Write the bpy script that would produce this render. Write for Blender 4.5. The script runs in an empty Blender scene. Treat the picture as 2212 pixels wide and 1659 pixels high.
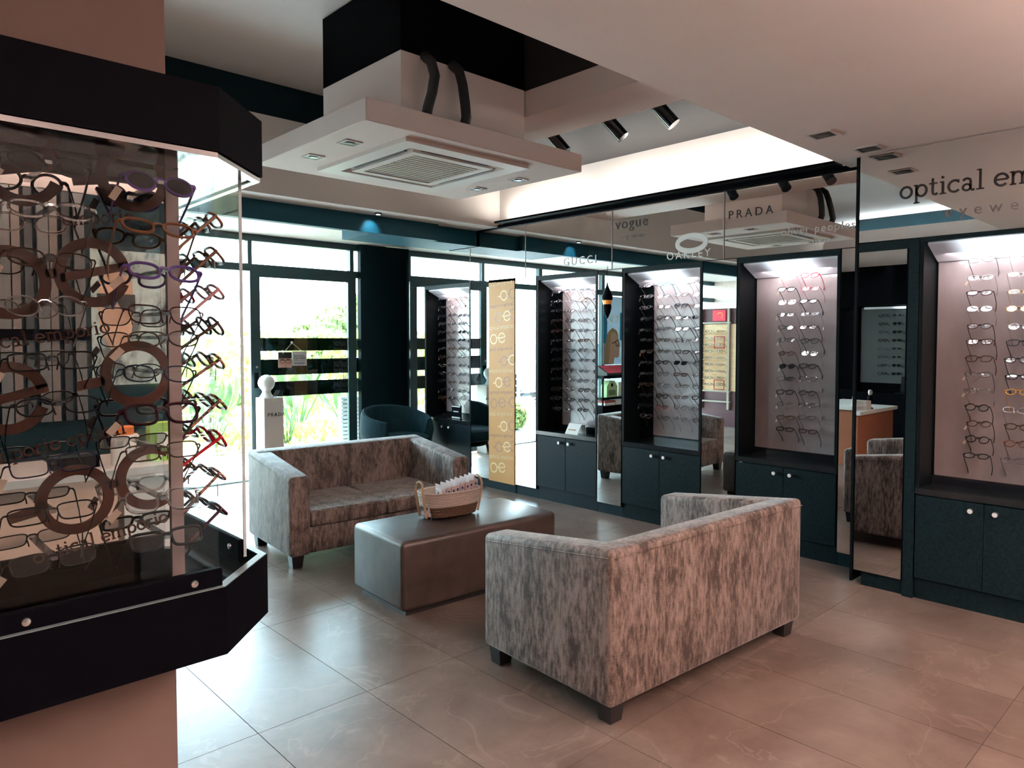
import bpy, bmesh, math, random
from mathutils import Vector, Matrix, Euler
random.seed(11)
PI = math.pi
S = bpy.context.scene
C = S.collection
# ------------------------------------------------------------------ camera, sky, sun, exposure
cam_d = bpy.data.cameras.new('camera')
cam = bpy.data.objects.new('camera', cam_d); C.objects.link(cam)
FPX = 1554.0
cam_d.sensor_fit = 'HORIZONTAL'; cam_d.sensor_width = 36.0
cam_d.lens = FPX * 36.0 / 2212.0
cam_d.shift_y = -(829.5 - 795.0) / 2212.0
cam_d.clip_start = 0.05; cam_d.clip_end = 300
YAW = math.radians(43.41); PITCH = math.atan(60.0 / FPX)
cam.location = (0, 0, 1.5)
cam.rotation_euler = (PI / 2 - PITCH, 0, -YAW)
S.camera = cam

world = bpy.data.worlds.new('sky'); S.world = world; world.use_nodes = True
nt = world.node_tree; nt.nodes.clear()
wo = nt.nodes.new('ShaderNodeOutputWorld'); bgn = nt.nodes.new('ShaderNodeBackground')
tc = nt.nodes.new('ShaderNodeTexCoord'); sep = nt.nodes.new('ShaderNodeSeparateXYZ')
rp = nt.nodes.new('ShaderNodeValToRGB')
rp.color_ramp.elements[0].position = 0.0; rp.color_ramp.elements[0].color = (0.74, 0.93, 1.0, 1)
rp.color_ramp.elements[1].position = 0.75; rp.color_ramp.elements[1].color = (0.40, 0.72, 0.95, 1)
nt.links.new(tc.outputs['Generated'], sep.inputs[0]); nt.links.new(sep.outputs['Z'], rp.inputs[0])
nt.links.new(rp.outputs[0], bgn.inputs[0]); bgn.inputs[1].default_value = 11.0
nt.links.new(bgn.outputs[0], wo.inputs[0])

pl_d = bpy.data.lights.new('window_portal', 'AREA'); pl_d.shape = 'RECTANGLE'; pl_d.size = 7.9; pl_d.size_y = 2.6; pl_d.cycles.is_portal = True
pl = bpy.data.objects.new('window_portal', pl_d); C.objects.link(pl); pl.location = (1.3, 7.5, 1.3); pl.rotation_euler = (-PI / 2, 0, 0)
sun_d = bpy.data.lights.new('sun', 'SUN'); sun_d.energy = 28.0; sun_d.angle = math.radians(1.0); sun_d.color = (1, 0.95, 0.86)
sun = bpy.data.objects.new('sun', sun_d); C.objects.link(sun)
sun.location = (-4, 20, 20)
sun.rotation_euler = Vector((0.25, -0.42, -0.87)).to_track_quat('-Z', 'Y').to_euler()

S.view_settings.view_transform = 'Standard'; S.view_settings.look = 'None'
S.view_settings.exposure = 1.25; S.view_settings.gamma = 1.0; S.view_settings.use_curve_mapping = False
S.cycles.max_bounces = 10; S.cycles.diffuse_bounces = 4; S.cycles.glossy_bounces = 6
S.cycles.transmission_bounces = 6; S.cycles.transparent_max_bounces = 40
S.cycles.caustics_reflective = False; S.cycles.caustics_refractive = False
S.cycles.sample_clamp_indirect = 4.0

# unseen downlights added behind the viewpoint for warm fill (fittings built further down)
FILL_LAMPS = [(3.4, 0.2), (2.3, 0.0), (0.7, -0.3), (2.6, -0.9), (1.0, -1.2), (-0.6, -0.9), (3.9, 0.1)]
for i, (x, y) in enumerate(FILL_LAMPS):
    d = bpy.data.lights.new('fill_downlight', 'AREA'); d.shape = 'DISK'; d.size = 0.08; d.energy = 3.8; d.color = (1.0, 0.78, 0.69)
    d.spread = math.radians(150)
    o = bpy.data.objects.new('fill_downlight', d); C.objects.link(o); o.location = (x, y, 2.6)
d = bpy.data.lights.new('fascia_spot', 'SPOT'); d.energy = 9; d.color = (0.45, 0.85, 1.0); d.spot_size = math.radians(70); d.spot_blend = 0.8; d.shadow_soft_size = 0.02
o = bpy.data.objects.new('fascia_spot', d); C.objects.link(o); o.location = (3.50, 5.40, 2.60)
o.rotation_euler = Vector((0, 0.13, -0.12)).to_track_quat('-Z', 'Y').to_euler()

# added strip lamps washing the beam upward, in a made-up trough (built further down)
WASH = (2.45, 3.45, 4.6)
for y in WASH:
    d = bpy.data.lights.new('added_wash_lamp', 'AREA'); d.shape = 'RECTANGLE'; d.size = 0.04; d.size_y = 1.0; d.energy = 3.6; d.color = (1.0, 0.95, 0.88)
    o = bpy.data.objects.new('added_wash_lamp', d); C.objects.link(o); o.location = (4.715, y, 2.648); o.rotation_euler = (PI, 0, 0)
# bowl pendants: one known by reflection, number and upward throw added for the ceiling
PEND = [(0.2, -2.2, 1.9), (2.0, -1.3, 1.9), (3.7, -1.5, 1.9)]
for x, y, z in PEND:
    d = bpy.data.lights.new('pendant_lamp', 'SPOT'); d.shadow_soft_size = 0.09; d.energy = 300; d.color = (1.0, 0.80, 0.72); d.spot_size = math.radians(165); d.spot_blend = 0.5
    o = bpy.data.objects.new('pendant_lamp', d); C.objects.link(o); o.location = (x, y, z + 0.12); o.rotation_euler = (PI, 0, 0)

# ------------------------------------------------------------------ materials
MATS = {}
def mat(name, col, rough=0.5, metal=0.0, spec=0.5, emit=None, estr=1.0, noise=None, sheen=0.0, coat=0.0):
    """noise = (scale xyz, second colour, low, high, bump)"""
    if name in MATS: return MATS[name]
    m = bpy.data.materials.new(name); m.use_nodes = True
    n = m.node_tree.nodes; l = m.node_tree.links
    b = n['Principled BSDF']
    b.inputs['Base Color'].default_value = (*col, 1); b.inputs['Roughness'].default_value = rough
    b.inputs['Metallic'].default_value = metal; b.inputs['Specular IOR Level'].default_value = spec
    if sheen: b.inputs['Sheen Weight'].default_value = sheen
    if coat: b.inputs['Coat Weight'].default_value = coat; b.inputs['Coat Roughness'].default_value = 0.08
    if emit: b.inputs['Emission Color'].default_value = (*emit, 1); b.inputs['Emission Strength'].default_value = estr
    if noise:
        sc, c2, lo, hi, bump = noise
        t = n.new('ShaderNodeTexCoord'); mp = n.new('ShaderNodeMapping'); mp.inputs['Scale'].default_value = sc
        nz = n.new('ShaderNodeTexNoise'); nz.inputs['Scale'].default_value = 1.0; nz.inputs['Detail'].default_value = 5
        r = n.new('ShaderNodeValToRGB')
        r.color_ramp.elements[0].position = lo; r.color_ramp.elements[0].color = (*c2, 1)
        r.color_ramp.elements[1].position = hi; r.color_ramp.elements[1].color = (*col, 1)
        l.new(t.outputs['Object'], mp.inputs[0]); l.new(mp.outputs[0], nz.inputs['Vector'])
        l.new(nz.outputs['Fac'], r.inputs[0]); l.new(r.outputs[0], b.inputs['Base Color'])
        if bump:
            bp = n.new('ShaderNodeBump'); bp.inputs['Strength'].default_value = bump; bp.inputs['Distance'].default_value = 0.004
            l.new(nz.outputs['Fac'], bp.inputs['Height']); l.new(bp.outputs[0], b.inputs['Normal'])
    MATS[name] = m
    return m
def clear(name, tint=(1, 1, 1), refl=0.08, rough=0.0, edge=0.6):
    if name in MATS: return MATS[name]
    m = bpy.data.materials.new(name); m.use_nodes = True
    n = m.node_tree.nodes; l = m.node_tree.links; n.clear()
    out = n.new('ShaderNodeOutputMaterial'); mx = n.new('ShaderNodeMixShader')
    tr = n.new('ShaderNodeBsdfTransparent'); tr.inputs[0].default_value = (*tint, 1)
    gl = n.new('ShaderNodeBsdfGlossy'); gl.inputs['Roughness'].default_value = rough
    lw = n.new('ShaderNodeLayerWeight'); lw.inputs['Blend'].default_value = 0.25
    mr = n.new('ShaderNodeMapRange'); mr.inputs['To Min'].default_value = refl; mr.inputs['To Max'].default_value = edge
    l.new(lw.outputs['Fresnel'], mr.inputs[0]); l.new(mr.outputs[0], mx.inputs[0])
    l.new(tr.outputs[0], mx.inputs[1]); l.new(gl.outputs[0], mx.inputs[2]); l.new(mx.outputs[0], out.inputs[0])
    MATS[name] = m
    return m
def fabric(name):
    m = bpy.data.materials.new(name); m.use_nodes = True
    n = m.node_tree.nodes; l = m.node_tree.links; b = n['Principled BSDF']
    t = n.new('ShaderNodeTexCoord')
    def nz(scale, det, seed):
        mp = n.new('ShaderNodeMapping'); mp.inputs['Scale'].default_value = scale; mp.inputs['Location'].default_value = (seed, seed, seed)
        q = n.new('ShaderNodeTexNoise'); q.inputs['Scale'].default_value = 1; q.inputs['Detail'].default_value = det; q.inputs['Roughness'].default_value = 0.65
        l.new(t.outputs['Object'], mp.inputs[0]); l.new(mp.outputs[0], q.inputs['Vector']); return q
    a = nz((62, 62, 17), 9, 0); c = nz((9, 9, 3.2), 4, 4); e = nz((40, 40, 230), 3, 9)
    m1 = n.new('ShaderNodeMath'); m1.operation = 'MULTIPLY_ADD'; m1.inputs[1].default_value = 0.75; l.new(c.outputs['Fac'], m1.inputs[0]); l.new(a.outputs['Fac'], m1.inputs[2])
    m2 = n.new('ShaderNodeMath'); m2.operation = 'MULTIPLY_ADD'; m2.inputs[1].default_value = 0.25; l.new(e.outputs['Fac'], m2.inputs[0]); l.new(m1.outputs[0], m2.inputs[2])
    m3 = n.new('ShaderNodeMath'); m3.operation = 'SUBTRACT'; m3.inputs[1].default_value = 0.5; l.new(m2.outputs[0], m3.inputs[0])
    r = n.new('ShaderNodeValToRGB'); els = r.color_ramp.elements
    els[0].position = 0.36; els[0].color = (0.040, 0.027, 0.022, 1)
    els[1].position = 0.66; els[1].color = (0.315, 0.247, 0.223, 1)
    k = els.new(0.50); k.color = (0.172, 0.127, 0.109, 1)
    l.new(m3.outputs[0], r.inputs[0]); l.new(r.outputs[0], b.inputs['Base Color'])
    b.inputs['Roughness'].default_value = 0.62; b.inputs['Sheen Weight'].default_value = 0.35; b.inputs['Sheen Roughness'].default_value = 0.35
    bp = n.new('ShaderNodeBump'); bp.inputs['Strength'].default_value = 0.25; bp.inputs['Distance'].default_value = 0.003
    l.new(a.outputs['Fac'], bp.inputs['Height']); l.new(bp.outputs[0], b.inputs['Normal'])
    return m
def tile_mat():
    m = bpy.data.materials.new('porcelain_tile'); m.use_nodes = True
    n = m.node_tree.nodes; l = m.node_tree.links; b = n['Principled BSDF']
    t = n.new('ShaderNodeTexCoord'); oi = n.new('ShaderNodeObjectInfo')
    va = n.new('ShaderNodeVectorMath'); va.operation = 'MULTIPLY_ADD'; va.inputs[1].default_value = (1, 1, 1)
    l.new(t.outputs['Object'], va.inputs[0]); l.new(oi.outputs['Location'], va.inputs[2])
    q = n.new('ShaderNodeTexNoise'); q.inputs['Scale'].default_value = 2.2; q.inputs['Detail'].default_value = 10; q.inputs['Roughness'].default_value = 0.68; q.inputs['Distortion'].default_value = 0.25
    l.new(va.outputs[0], q.inputs['Vector'])
    r = n.new('ShaderNodeValToRGB'); els = r.color_ramp.elements
    els[0].position = 0.3; els[0].color = (0.118, 0.082, 0.067, 1); els[1].position = 0.72; els[1].color = (0.285, 0.212, 0.178, 1)
    l.new(q.outputs['Fac'], r.inputs[0])
    v = n.new('ShaderNodeTexNoise'); v.inputs['Scale'].default_value = 2.4; v.inputs['Detail'].default_value = 4; v.inputs['Distortion'].default_value = 0.8
    l.new(va.outputs[0], v.inputs['Vector'])
    sb = n.new('ShaderNodeMath'); sb.operation = 'SUBTRACT'; sb.inputs[1].default_value = 0.5; ab = n.new('ShaderNodeMath'); ab.operation = 'ABSOLUTE'
    vr = n.new('ShaderNodeMapRange'); vr.inputs['From Min'].default_value = 0.0; vr.inputs['From Max'].default_value = 0.012; vr.inputs['To Min'].default_value = 1.0; vr.inputs['To Max'].default_value = 0.0
    l.new(v.outputs['Fac'], sb.inputs[0]); l.new(sb.outputs[0], ab.inputs[0]); l.new(ab.outputs[0], vr.inputs[0])
    mx = n.new('ShaderNodeMix'); mx.data_type = 'RGBA'; mx.inputs[7].default_value = (0.36, 0.27, 0.22, 1)
    mu = n.new('ShaderNodeMath'); mu.operation = 'MULTIPLY'; mu.inputs[1].default_value = 0.4
    l.new(vr.outputs[0], mu.inputs[0]); l.new(mu.outputs[0], mx.inputs[0]); l.new(r.outputs[0], mx.inputs[6])
    hv = n.new('ShaderNodeHueSaturation'); mp = n.new('ShaderNodeMapRange'); mp.inputs['To Min'].default_value = 0.93; mp.inputs['To Max'].default_value = 1.07
    l.new(oi.outputs['Random'], mp.inputs[0]); l.new(mp.outputs[0], hv.inputs['Value']); l.new(mx.outputs[2], hv.inputs['Color'])
    l.new(hv.outputs[0], b.inputs['Base Color'])
    rr = n.new('ShaderNodeMapRange'); rr.inputs['To Min'].default_value = 0.285; rr.inputs['To Max'].default_value = 0.35
    l.new(q.outputs['Fac'], rr.inputs[0]); l.new(rr.outputs[0], b.inputs['Roughness'])
    b.inputs['Specular IOR Level'].default_value = 0.6
    return m

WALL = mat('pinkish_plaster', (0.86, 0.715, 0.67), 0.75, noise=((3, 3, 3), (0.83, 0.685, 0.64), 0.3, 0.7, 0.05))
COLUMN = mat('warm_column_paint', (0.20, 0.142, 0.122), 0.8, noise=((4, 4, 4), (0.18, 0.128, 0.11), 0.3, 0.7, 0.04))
CREAM = mat('cream_board', (0.80, 0.73, 0.68), 0.7, noise=((5, 5, 5), (0.77, 0.70, 0.65), 0.3, 0.7, 0.02))
DARKCEIL = mat('dark_ceiling_paint', (0.075, 0.073, 0.075), 0.55, noise=((6, 6, 6), (0.06, 0.06, 0.062), 0.3, 0.7, 0.05))
TEAL = mat('teal_paint', (0.004, 0.070, 0.105), 0.55, spec=0.25, noise=((8, 8, 8), (0.0035, 0.060, 0.092), 0.3, 0.7, 0.03))
DTEAL = mat('dark_teal_paint', (0.0035, 0.017, 0.023), 0.5, spec=0.15, noise=((8, 8, 8), (0.003, 0.014, 0.019), 0.3, 0.7, 0.03))
CAB = mat('black_teal_laminate', (0.0024, 0.0075, 0.0098), 0.42, spec=0.13, noise=((60, 60, 60), (0.007, 0.018, 0.0225), 0.3, 0.7, 0.02))
CABTOP = mat('black_gloss_top', (0.012, 0.016, 0.018), 0.16)
CABSIDE = mat('black_gloss_side', (0.002, 0.004, 0.005), 0.45, spec=0.12)
FRAME = mat('window_frame_teal', (0.012, 0.047, 0.054), 0.4, noise=((20, 20, 20), (0.010, 0.040, 0.047), 0.3, 0.7, 0.0))
BLACK = mat('black_paint', (0.0014, 0.0016, 0.0032), 0.6, spec=0.03, noise=((40, 40, 40), (0.001, 0.0012, 0.0024), 0.3, 0.7, 0.0))
BLACKG = mat('black_gloss', (0.008, 0.010, 0.014), 0.12)
TRAYIN = mat('tray_floor', (0.030, 0.033, 0.038), 0.25)
MIRROR = mat('mirror_silver', (0.86, 0.885, 0.875), 0.0, metal=1.0)
MIRROR2 = mat('tinted_mirror', (0.58, 0.53, 0.50), 0.0, metal=1.0)
BOARD = mat('lilac_grey_board', (0.33, 0.275, 0.28), 0.3, noise=((5, 5, 2.5), (0.25, 0.21, 0.215), 0.35, 0.65, 0.0), coat=0.8)
KNOB = mat('satin_steel', (0.72, 0.72, 0.72), 0.25, metal=0.9)
KNOBF = mat('white_knob_face', (0.82, 0.82, 0.80), 0.4)
LIGHTBOX = mat('light_box_plastic', (0.55, 0.50, 0.53), 0.4)
_n = LIGHTBOX.node_tree.nodes; _l = LIGHTBOX.node_tree.links
_t = _n.new('ShaderNodeTexCoord'); _s = _n.new('ShaderNodeSeparateXYZ'); _a = _n.new('ShaderNodeMath'); _a.operation = 'ABSOLUTE'; _r = _n.new('ShaderNodeMapRange')
_r.interpolation_type = 'SMOOTHERSTEP'; _r.inputs['From Min'].default_value = 0.02; _r.inputs['From Max'].default_value = 0.26; _r.inputs['To Min'].default_value = 1.0; _r.inputs['To Max'].default_value = 0.05
_l.new(_t.outputs['Object'], _s.inputs[0]); _l.new(_s.outputs['Y'], _a.inputs[0]); _l.new(_a.outputs[0], _r.inputs[0])
_l.new(_r.outputs[0], _n['Principled BSDF'].inputs['Emission Strength']); _n['Principled BSDF'].inputs['Emission Color'].default_value = (0.75, 0.88, 1.0, 1)
LED = mat('led_diffuser', (0.9, 0.95, 1.0), 0.4, emit=(0.85, 0.95, 1.0), estr=2.2)
FABRIC = fabric('crushed_velvet'); TILE = tile_mat()
GROUT = mat('grout', (0.16, 0.125, 0.11), 0.8)
LEATHER = mat('brown_leather', (0.070, 0.047, 0.039), 0.35, noise=((9, 9, 9), (0.038, 0.026, 0.022), 0.32, 0.68, 0.10))
LEGW = mat('black_wood_leg', (0.010, 0.009, 0.010), 0.35)
VELVET = mat('teal_velvet', (0.001, 0.026, 0.036), 0.8, spec=0.2, noise=((30, 30, 9), (0.0005, 0.013, 0.019), 0.3, 0.7, 0.2))
WHITE = mat('white_paint', (0.80, 0.79, 0.76), 0.5, noise=((6, 6, 6), (0.77, 0.76, 0.73), 0.3, 0.7, 0.0))
PLINTH = mat('warm_white_plinth', (0.62, 0.56, 0.52), 0.55, noise=((6, 6, 6), (0.60, 0.54, 0.50), 0.3, 0.7, 0.0))
GLASS = clear('window_glass', (0.94, 0.98, 0.97), 0.04, edge=0.7)
ACRYL = clear('acrylic_sheet', (0.97, 0.99, 0.99), 0.008, edge=0.28)
ACREDGE = mat('acrylic_edge', (0.72, 0.88, 0.92), 0.15)
LENS = clear('clear_lens', (0.96, 0.97, 0.97), 0.03, edge=0.5)
SUNL = mat('dark_lens', (0.010, 0.012, 0.016), 0.04, spec=0.8)
BAND = clear('dark_film', (0.03, 0.04, 0.045), 0.05, edge=0.5)
BROWN = mat('brown_vinyl', (0.060, 0.018, 0.010), 0.4, spec=0.25)
GOLD = mat('gold_panel_paint', (0.62, 0.325, 0.125), 0.45, spec=0.25, noise=((4, 4, 2), (0.57, 0.295, 0.11), 0.3, 0.7, 0.0))
GOLDL = mat('pale_gold_print', (0.86, 0.66, 0.36), 0.4)
GOLDP = mat('mauve_print', (0.40, 0.21, 0.14), 0.4)
DECK = mat('pale_terrace', (0.72, 0.74, 0.73), 0.8, noise=((3, 3, 3), (0.66, 0.68, 0.67), 0.3, 0.7, 0.0))
ASPH = mat('asphalt', (0.34, 0.34, 0.34), 0.9, noise=((2, 2, 2), (0.29, 0.29, 0.29), 0.3, 0.7, 0.0))
def leafmat(name, c, tr):
    m = bpy.data.materials.new(name); m.use_nodes = True
    n = m.node_tree.nodes; l = m.node_tree.links; b = n['Principled BSDF']
    b.inputs['Roughness'].default_value = 0.45
    oi = n.new('ShaderNodeTexCoord'); q = n.new('ShaderNodeTexNoise'); q.inputs['Scale'].default_value = 3
    r = n.new('ShaderNodeValToRGB'); r.color_ramp.elements[0].position = 0.35; r.color_ramp.elements[1].position = 0.65
    r.color_ramp.elements[0].color = (*[k * 0.6 for k in c], 1); r.color_ramp.elements[1].color = (*c, 1)
    l.new(oi.outputs['Object'], q.inputs['Vector']); l.new(q.outputs['Fac'], r.inputs[0]); l.new(r.outputs[0], b.inputs['Base Color'])
    t = n.new('ShaderNodeBsdfTranslucent'); t.inputs[0].default_value = (*tr, 1)
    mx = n.new('ShaderNodeMixShader'); mx.inputs[0].default_value = 0.45
    l.new(b.outputs[0], mx.inputs[1]); l.new(t.outputs[0], mx.inputs[2]); l.new(mx.outputs[0], n['Material Output'].inputs[0])
    return m
LEAF = leafmat('strelitzia_leaf', (0.13, 0.21, 0.09), (0.28, 0.40, 0.17))
HEDGE = leafmat('hedge_leaf', (0.20, 0.30, 0.05), (0.42, 0.52, 0.10))
TREEL = leafmat('tree_leaf', (0.18, 0.25, 0.09), (0.36, 0.42, 0.18))

# ------------------------------------------------------------------ mesh helpers
class MB:
    def __init__(s): s.v = []; s.f = []
    def add(s, vs, fs):
        k = len(s.v); s.v += [tuple(p) for p in vs]; s.f += [tuple(i + k for i in f) for f in fs]; return s
    def box(s, x0, x1, y0, y1, z0, z1, r=0.0, seg=2):
        x0, x1 = min(x0, x1), max(x0, x1); y0, y1 = min(y0, y1), max(y0, y1); z0, z1 = min(z0, z1), max(z0, z1)
        vs = [(x0, y0, z0), (x1, y0, z0), (x1, y1, z0), (x0, y1, z0), (x0, y0, z1), (x1, y0, z1), (x1, y1, z1), (x0, y1, z1)]
        fs = [(3, 2, 1, 0), (4, 5, 6, 7), (0, 1, 5, 4), (1, 2, 6, 5), (2, 3, 7, 6), (3, 0, 4, 7)]
        return s.hull(vs, fs, r, seg)
    def hull(s, vs, fs, r=0.0, seg=2, sub=0):
        if not r: return s.add(vs, fs)
        bm = bmesh.new(); bv = [bm.verts.new(p) for p in vs]
        for f in fs: bm.faces.new([bv[i] for i in f])
        bmesh.ops.recalc_face_normals(bm, faces=bm.faces)
        bmesh.ops.bevel(bm, geom=list(bm.edges), offset=r, segments=seg, profile=0.5, affect='EDGES')
        bm.verts.index_update()
        s.add([v.co[:] for v in bm.verts], [[v.index for v in f.verts] for f in bm.faces]); bm.free(); return s
    def prism(s, pts, z0, z1):
        n = len(pts)
        s.add([(x, y, z0) for x, y in pts] + [(x, y, z1) for x, y in pts],
              [tuple(range(n))[::-1], tuple(range(n, 2 * n))] + [(i, (i + 1) % n, n + (i + 1) % n, n + i) for i in range(n)]); return s
    def tube(s, pts, r, n=6, close=False, flat=1.0, up=None):
        P = [Vector(p) for p in pts]; m = len(P); R = r if isinstance(r, (list, tuple)) else [r] * m
        vs = []; prev = Vector(up) if up else None
        for i in range(m):
            if close: t = P[(i + 1) % m] - P[i - 1]
            else: t = P[min(i + 1, m - 1)] - P[max(i - 1, 0)]
            t.normalize()
            if prev is None: prev = Vector((0, 0, 1)) if abs(t.z) < 0.9 else Vector((1, 0, 0))
            a = t.cross(prev).normalized(); b = a.cross(t).normalized()
            if not up: prev = b
            for k in range(n):
                q = 2 * PI * k / n; vs.append(P[i] + a * (R[i] * flat * math.cos(q)) + b * (R[i] * math.sin(q)))
        fs = []
        for i in range(m if close else m - 1):
            j = (i + 1) % m
            for k in range(n): fs.append((i * n + k, i * n + (k + 1) % n, j * n + (k + 1) % n, j * n + k))
        if not close: fs += [tuple(range(n))[::-1], tuple(range((m - 1) * n, m * n))]
        return s.add(vs, fs)
    def cyl(s, a, b, r, n=12, r2=None): return s.tube([a, b], [r, r if r2 is None else r2], n)
    def lathe(s, prof, n=24, cx=0, cy=0, sx=1.0, sy=1.0, pw=2.0):
        vs = []; m = len(prof)
        for r, z in prof:
            for k in range(n):
                q = 2 * PI * k / n; c, d = math.cos(q), math.sin(q)
                e = 2.0 / pw; c = math.copysign(abs(c) ** e, c); d = math.copysign(abs(d) ** e, d)
                vs.append((cx + r * sx * c, cy + r * sy * d, z))
        fs = [(i * n + k, i * n + (k + 1) % n, (i + 1) * n + (k + 1) % n, (i + 1) * n + k) for i in range(m - 1) for k in range(n)]
        if prof[0][0] > 1e-6: fs.append(tuple(range(n))[::-1])
        if prof[-1][0] > 1e-6: fs.append(tuple(range((m - 1) * n, m * n)))
        return s.add(vs, fs)
    def xform(s, M, start=0):
        s.v[start:] = [tuple(M @ Vector(p)) for p in s.v[start:]]; return s
    def mesh(s, name, m=None, smooth=False):
        me = bpy.data.meshes.new(name); me.from_pydata(s.v, [], s.f); me.validate()
        if m: me.materials.append(m)
        if smooth:
            me.polygons.foreach_set('use_smooth', [True] * len(me.polygons))
            try: me.set_sharp_from_angle(angle=math.radians(40))
            except Exception: pass
        me.update(); return me
    def build(s, name, m, parent=None, smooth=False, off=None, **kw):
        o = bpy.data.objects.new(name, s.mesh(name, m, smooth)); C.objects.link(o)
        if parent is not None:
            o.parent = parent
            if off is None and kw.pop('world', False): off = parent.location
        if off is not None: s_off = Vector(off); o.data.transform(Matrix.Translation(-s_off))
        for k, v in kw.items(): o[k] = v
        return o
def obj(name, me, parent=None, loc=None, rot=None, **kw):
    o = bpy.data.objects.new(name, me); C.objects.link(o)
    if parent is not None: o.parent = parent
    if loc is not None: o.location = loc
    if rot is not None: o.rotation_euler = rot
    for k, v in kw.items(): o[k] = v
    return o
def thing(name, label, cat, loc=(0, 0, 0), rz=0.0, group=None):
    o = bpy.data.objects.new(name, None); C.objects.link(o); o.location = loc; o.rotation_euler = (0, 0, rz)
    o.empty_display_size = 0.05; o['label'] = label; o['category'] = cat
    if group: o['group'] = group
    return o
def tag(o, label, cat, group=None):
    o['label'] = label; o['category'] = cat
    if group: o['group'] = group
    return o
def struct(name, mb, m, parent=None, label=None, **kw):
    o = mb.build(name, m, parent, **kw)
    if parent is None: o['kind'] = 'structure'
    if label: o['label'] = label
    return o
def sempty(name, label, loc=(0, 0, 0)):
    o = bpy.data.objects.new(name, None); C.objects.link(o); o.location = loc; o['kind'] = 'structure'; o['label'] = label
    o.empty_display_size = 0.05
    return o

# strokes for slab lettering (x-height 1, own shapes)
def arc(cx, cy, rx, ry, a0, a1, n=14): return [(cx + rx * math.cos(math.radians(a0 + (a1 - a0) * i / n)), cy + ry * math.sin(math.radians(a0 + (a1 - a0) * i / n))) for i in range(n + 1)]
W_ = 0.17
GLYPH = {
 'o': (1.02, [(arc(.51, .5, .40, .43, 0, 360, 22), W_)]),
 'p': (1.10, [([(.24, .98), (.24, -.45)], W_), ([(.05, .95), (.30, .95)], .1), ([(.05, -.42), (.46, -.42)], .1), (arc(.60, .5, .36, .43, 0, 360, 20), W_)]),
 't': (.72, [([(.30, 1.32), (.30, .25), (.36, .10), (.50, .06), (.64, .14)], W_), ([(.05, .93), (.62, .93)], .1)]),
 'i': (.58, [([(.29, .98), (.29, .03)], W_), ([(.08, .94), (.32, .94)], .1), ([(.06, .05), (.52, .05)], .1), (arc(.27, 1.30, .05, .05, 0, 360, 8), .11)]),
 'c': (.92, [(arc(.50, .5, .40, .43, 48, 318, 20), W_), ([(.77, .98), (.77, .72)], .1)]),
 'a': (1.0, [([(.16, .80), (.28, .92), (.46, .94), (.62, .86), (.66, .70), (.66, .16), (.76, .05), (.92, .07)], W_), (arc(.40, .28, .26, .23, 0, 360, 16), .15)]),
 'l': (.58, [([(.29, 1.52), (.29, .03)], W_), ([(.06, 1.48), (.32, 1.48)], .1), ([(.04, .05), (.54, .05)], .1)]),
 'e': (.98, [(arc(.50, .5, .40, .43, 2, 318, 22), W_), ([(.12, .52), (.90, .52)], .13)]),
 'm': (1.62, [([(.24, .98), (.24, .03)], W_), ([(.05, .94), (.28, .94)], .1), (arc(.52, .62, .28, .30, 180, 0, 10) + [(.80, .03)], W_), (arc(1.08, .62, .28, .30, 180, 0, 10) + [(1.36, .03)], W_), ([(.05, .05), (.44, .05)], .1), ([(.62, .05), (.98, .05)], .1), ([(1.18, .05), (1.56, .05)], .1)]),
 'r': (.82, [([(.26, .98), (.26, .03)], W_), ([(.05, .94), (.30, .94)], .1), ([(.06, .05), (.52, .05)], .1), ([(.30, .62), (.42, .86), (.58, .93), (.74, .88)], W_)]),
 ' ': (.55, []),
}
def stroke(mb, pts, w, h=0.002, O=(0, 0, 0), U=(1, 0, 0), V=(0, 0, 1), N=(0, -1, 0), clip=None):
    """flat ribbon of width w along 2-D pts laid on the plane O,U,V and raised by h along N; clip = (umin,umax) along U"""
    if clip: pts = [p for p in pts if clip[0] <= p[0] <= clip[1]]
    n = len(pts)
    if n < 2: return
    closed = math.dist(pts[0], pts[-1]) < 1e-6 and n > 3
    O, U, V, N = map(Vector, (O, U, V, N)); vs = []
    for i in range(n):
        a = pts[i - 1] if i else (pts[-2] if closed else pts[0]); b = pts[i + 1] if i < n - 1 else (pts[1] if closed else pts[-1])
        dx, dy = b[0] - a[0], b[1] - a[1]; L = math.hypot(dx, dy) or 1
        nx, ny = -dy / L * w / 2, dx / L * w / 2
        for sg in (1, -1):
            p = O + U * (pts[i][0] + sg * nx) + V * (pts[i][1] + sg * ny); vs.append(p); vs.append(p + N * h)
    fs = []
    for i in range(n - 1):
        a = i * 4; b = a + 4
        fs += [(a + 1, b + 1, b + 3, a + 3), (a, a + 1, a + 3 - 2 + 1, a) if False else (a, b, b + 1, a + 1), (a + 2, a + 3, b + 3, b + 2)]
    if not closed: fs += [(0, 1, 3, 2), (4 * n - 4, 4 * n - 2, 4 * n - 1, 4 * n - 3)]
    mb.add(vs, fs)
def slab_text(mb, txt, size, O, U, V, N, ang=0.0, h=0.002, clip=None):
    x = 0.0; ca, sa = math.cos(ang), math.sin(ang)
    for ch in txt:
        w, st = GLYPH[ch]
        for pts, sw in st:
            q = [((x + px) * size, py * size) for px, py in pts]
            q = [(a * ca - b * sa, a * sa + b * ca) for a, b in q]
            stroke(mb, q, sw * size, h, O, U, V, N, clip)
        x += w
    return x * size
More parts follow.
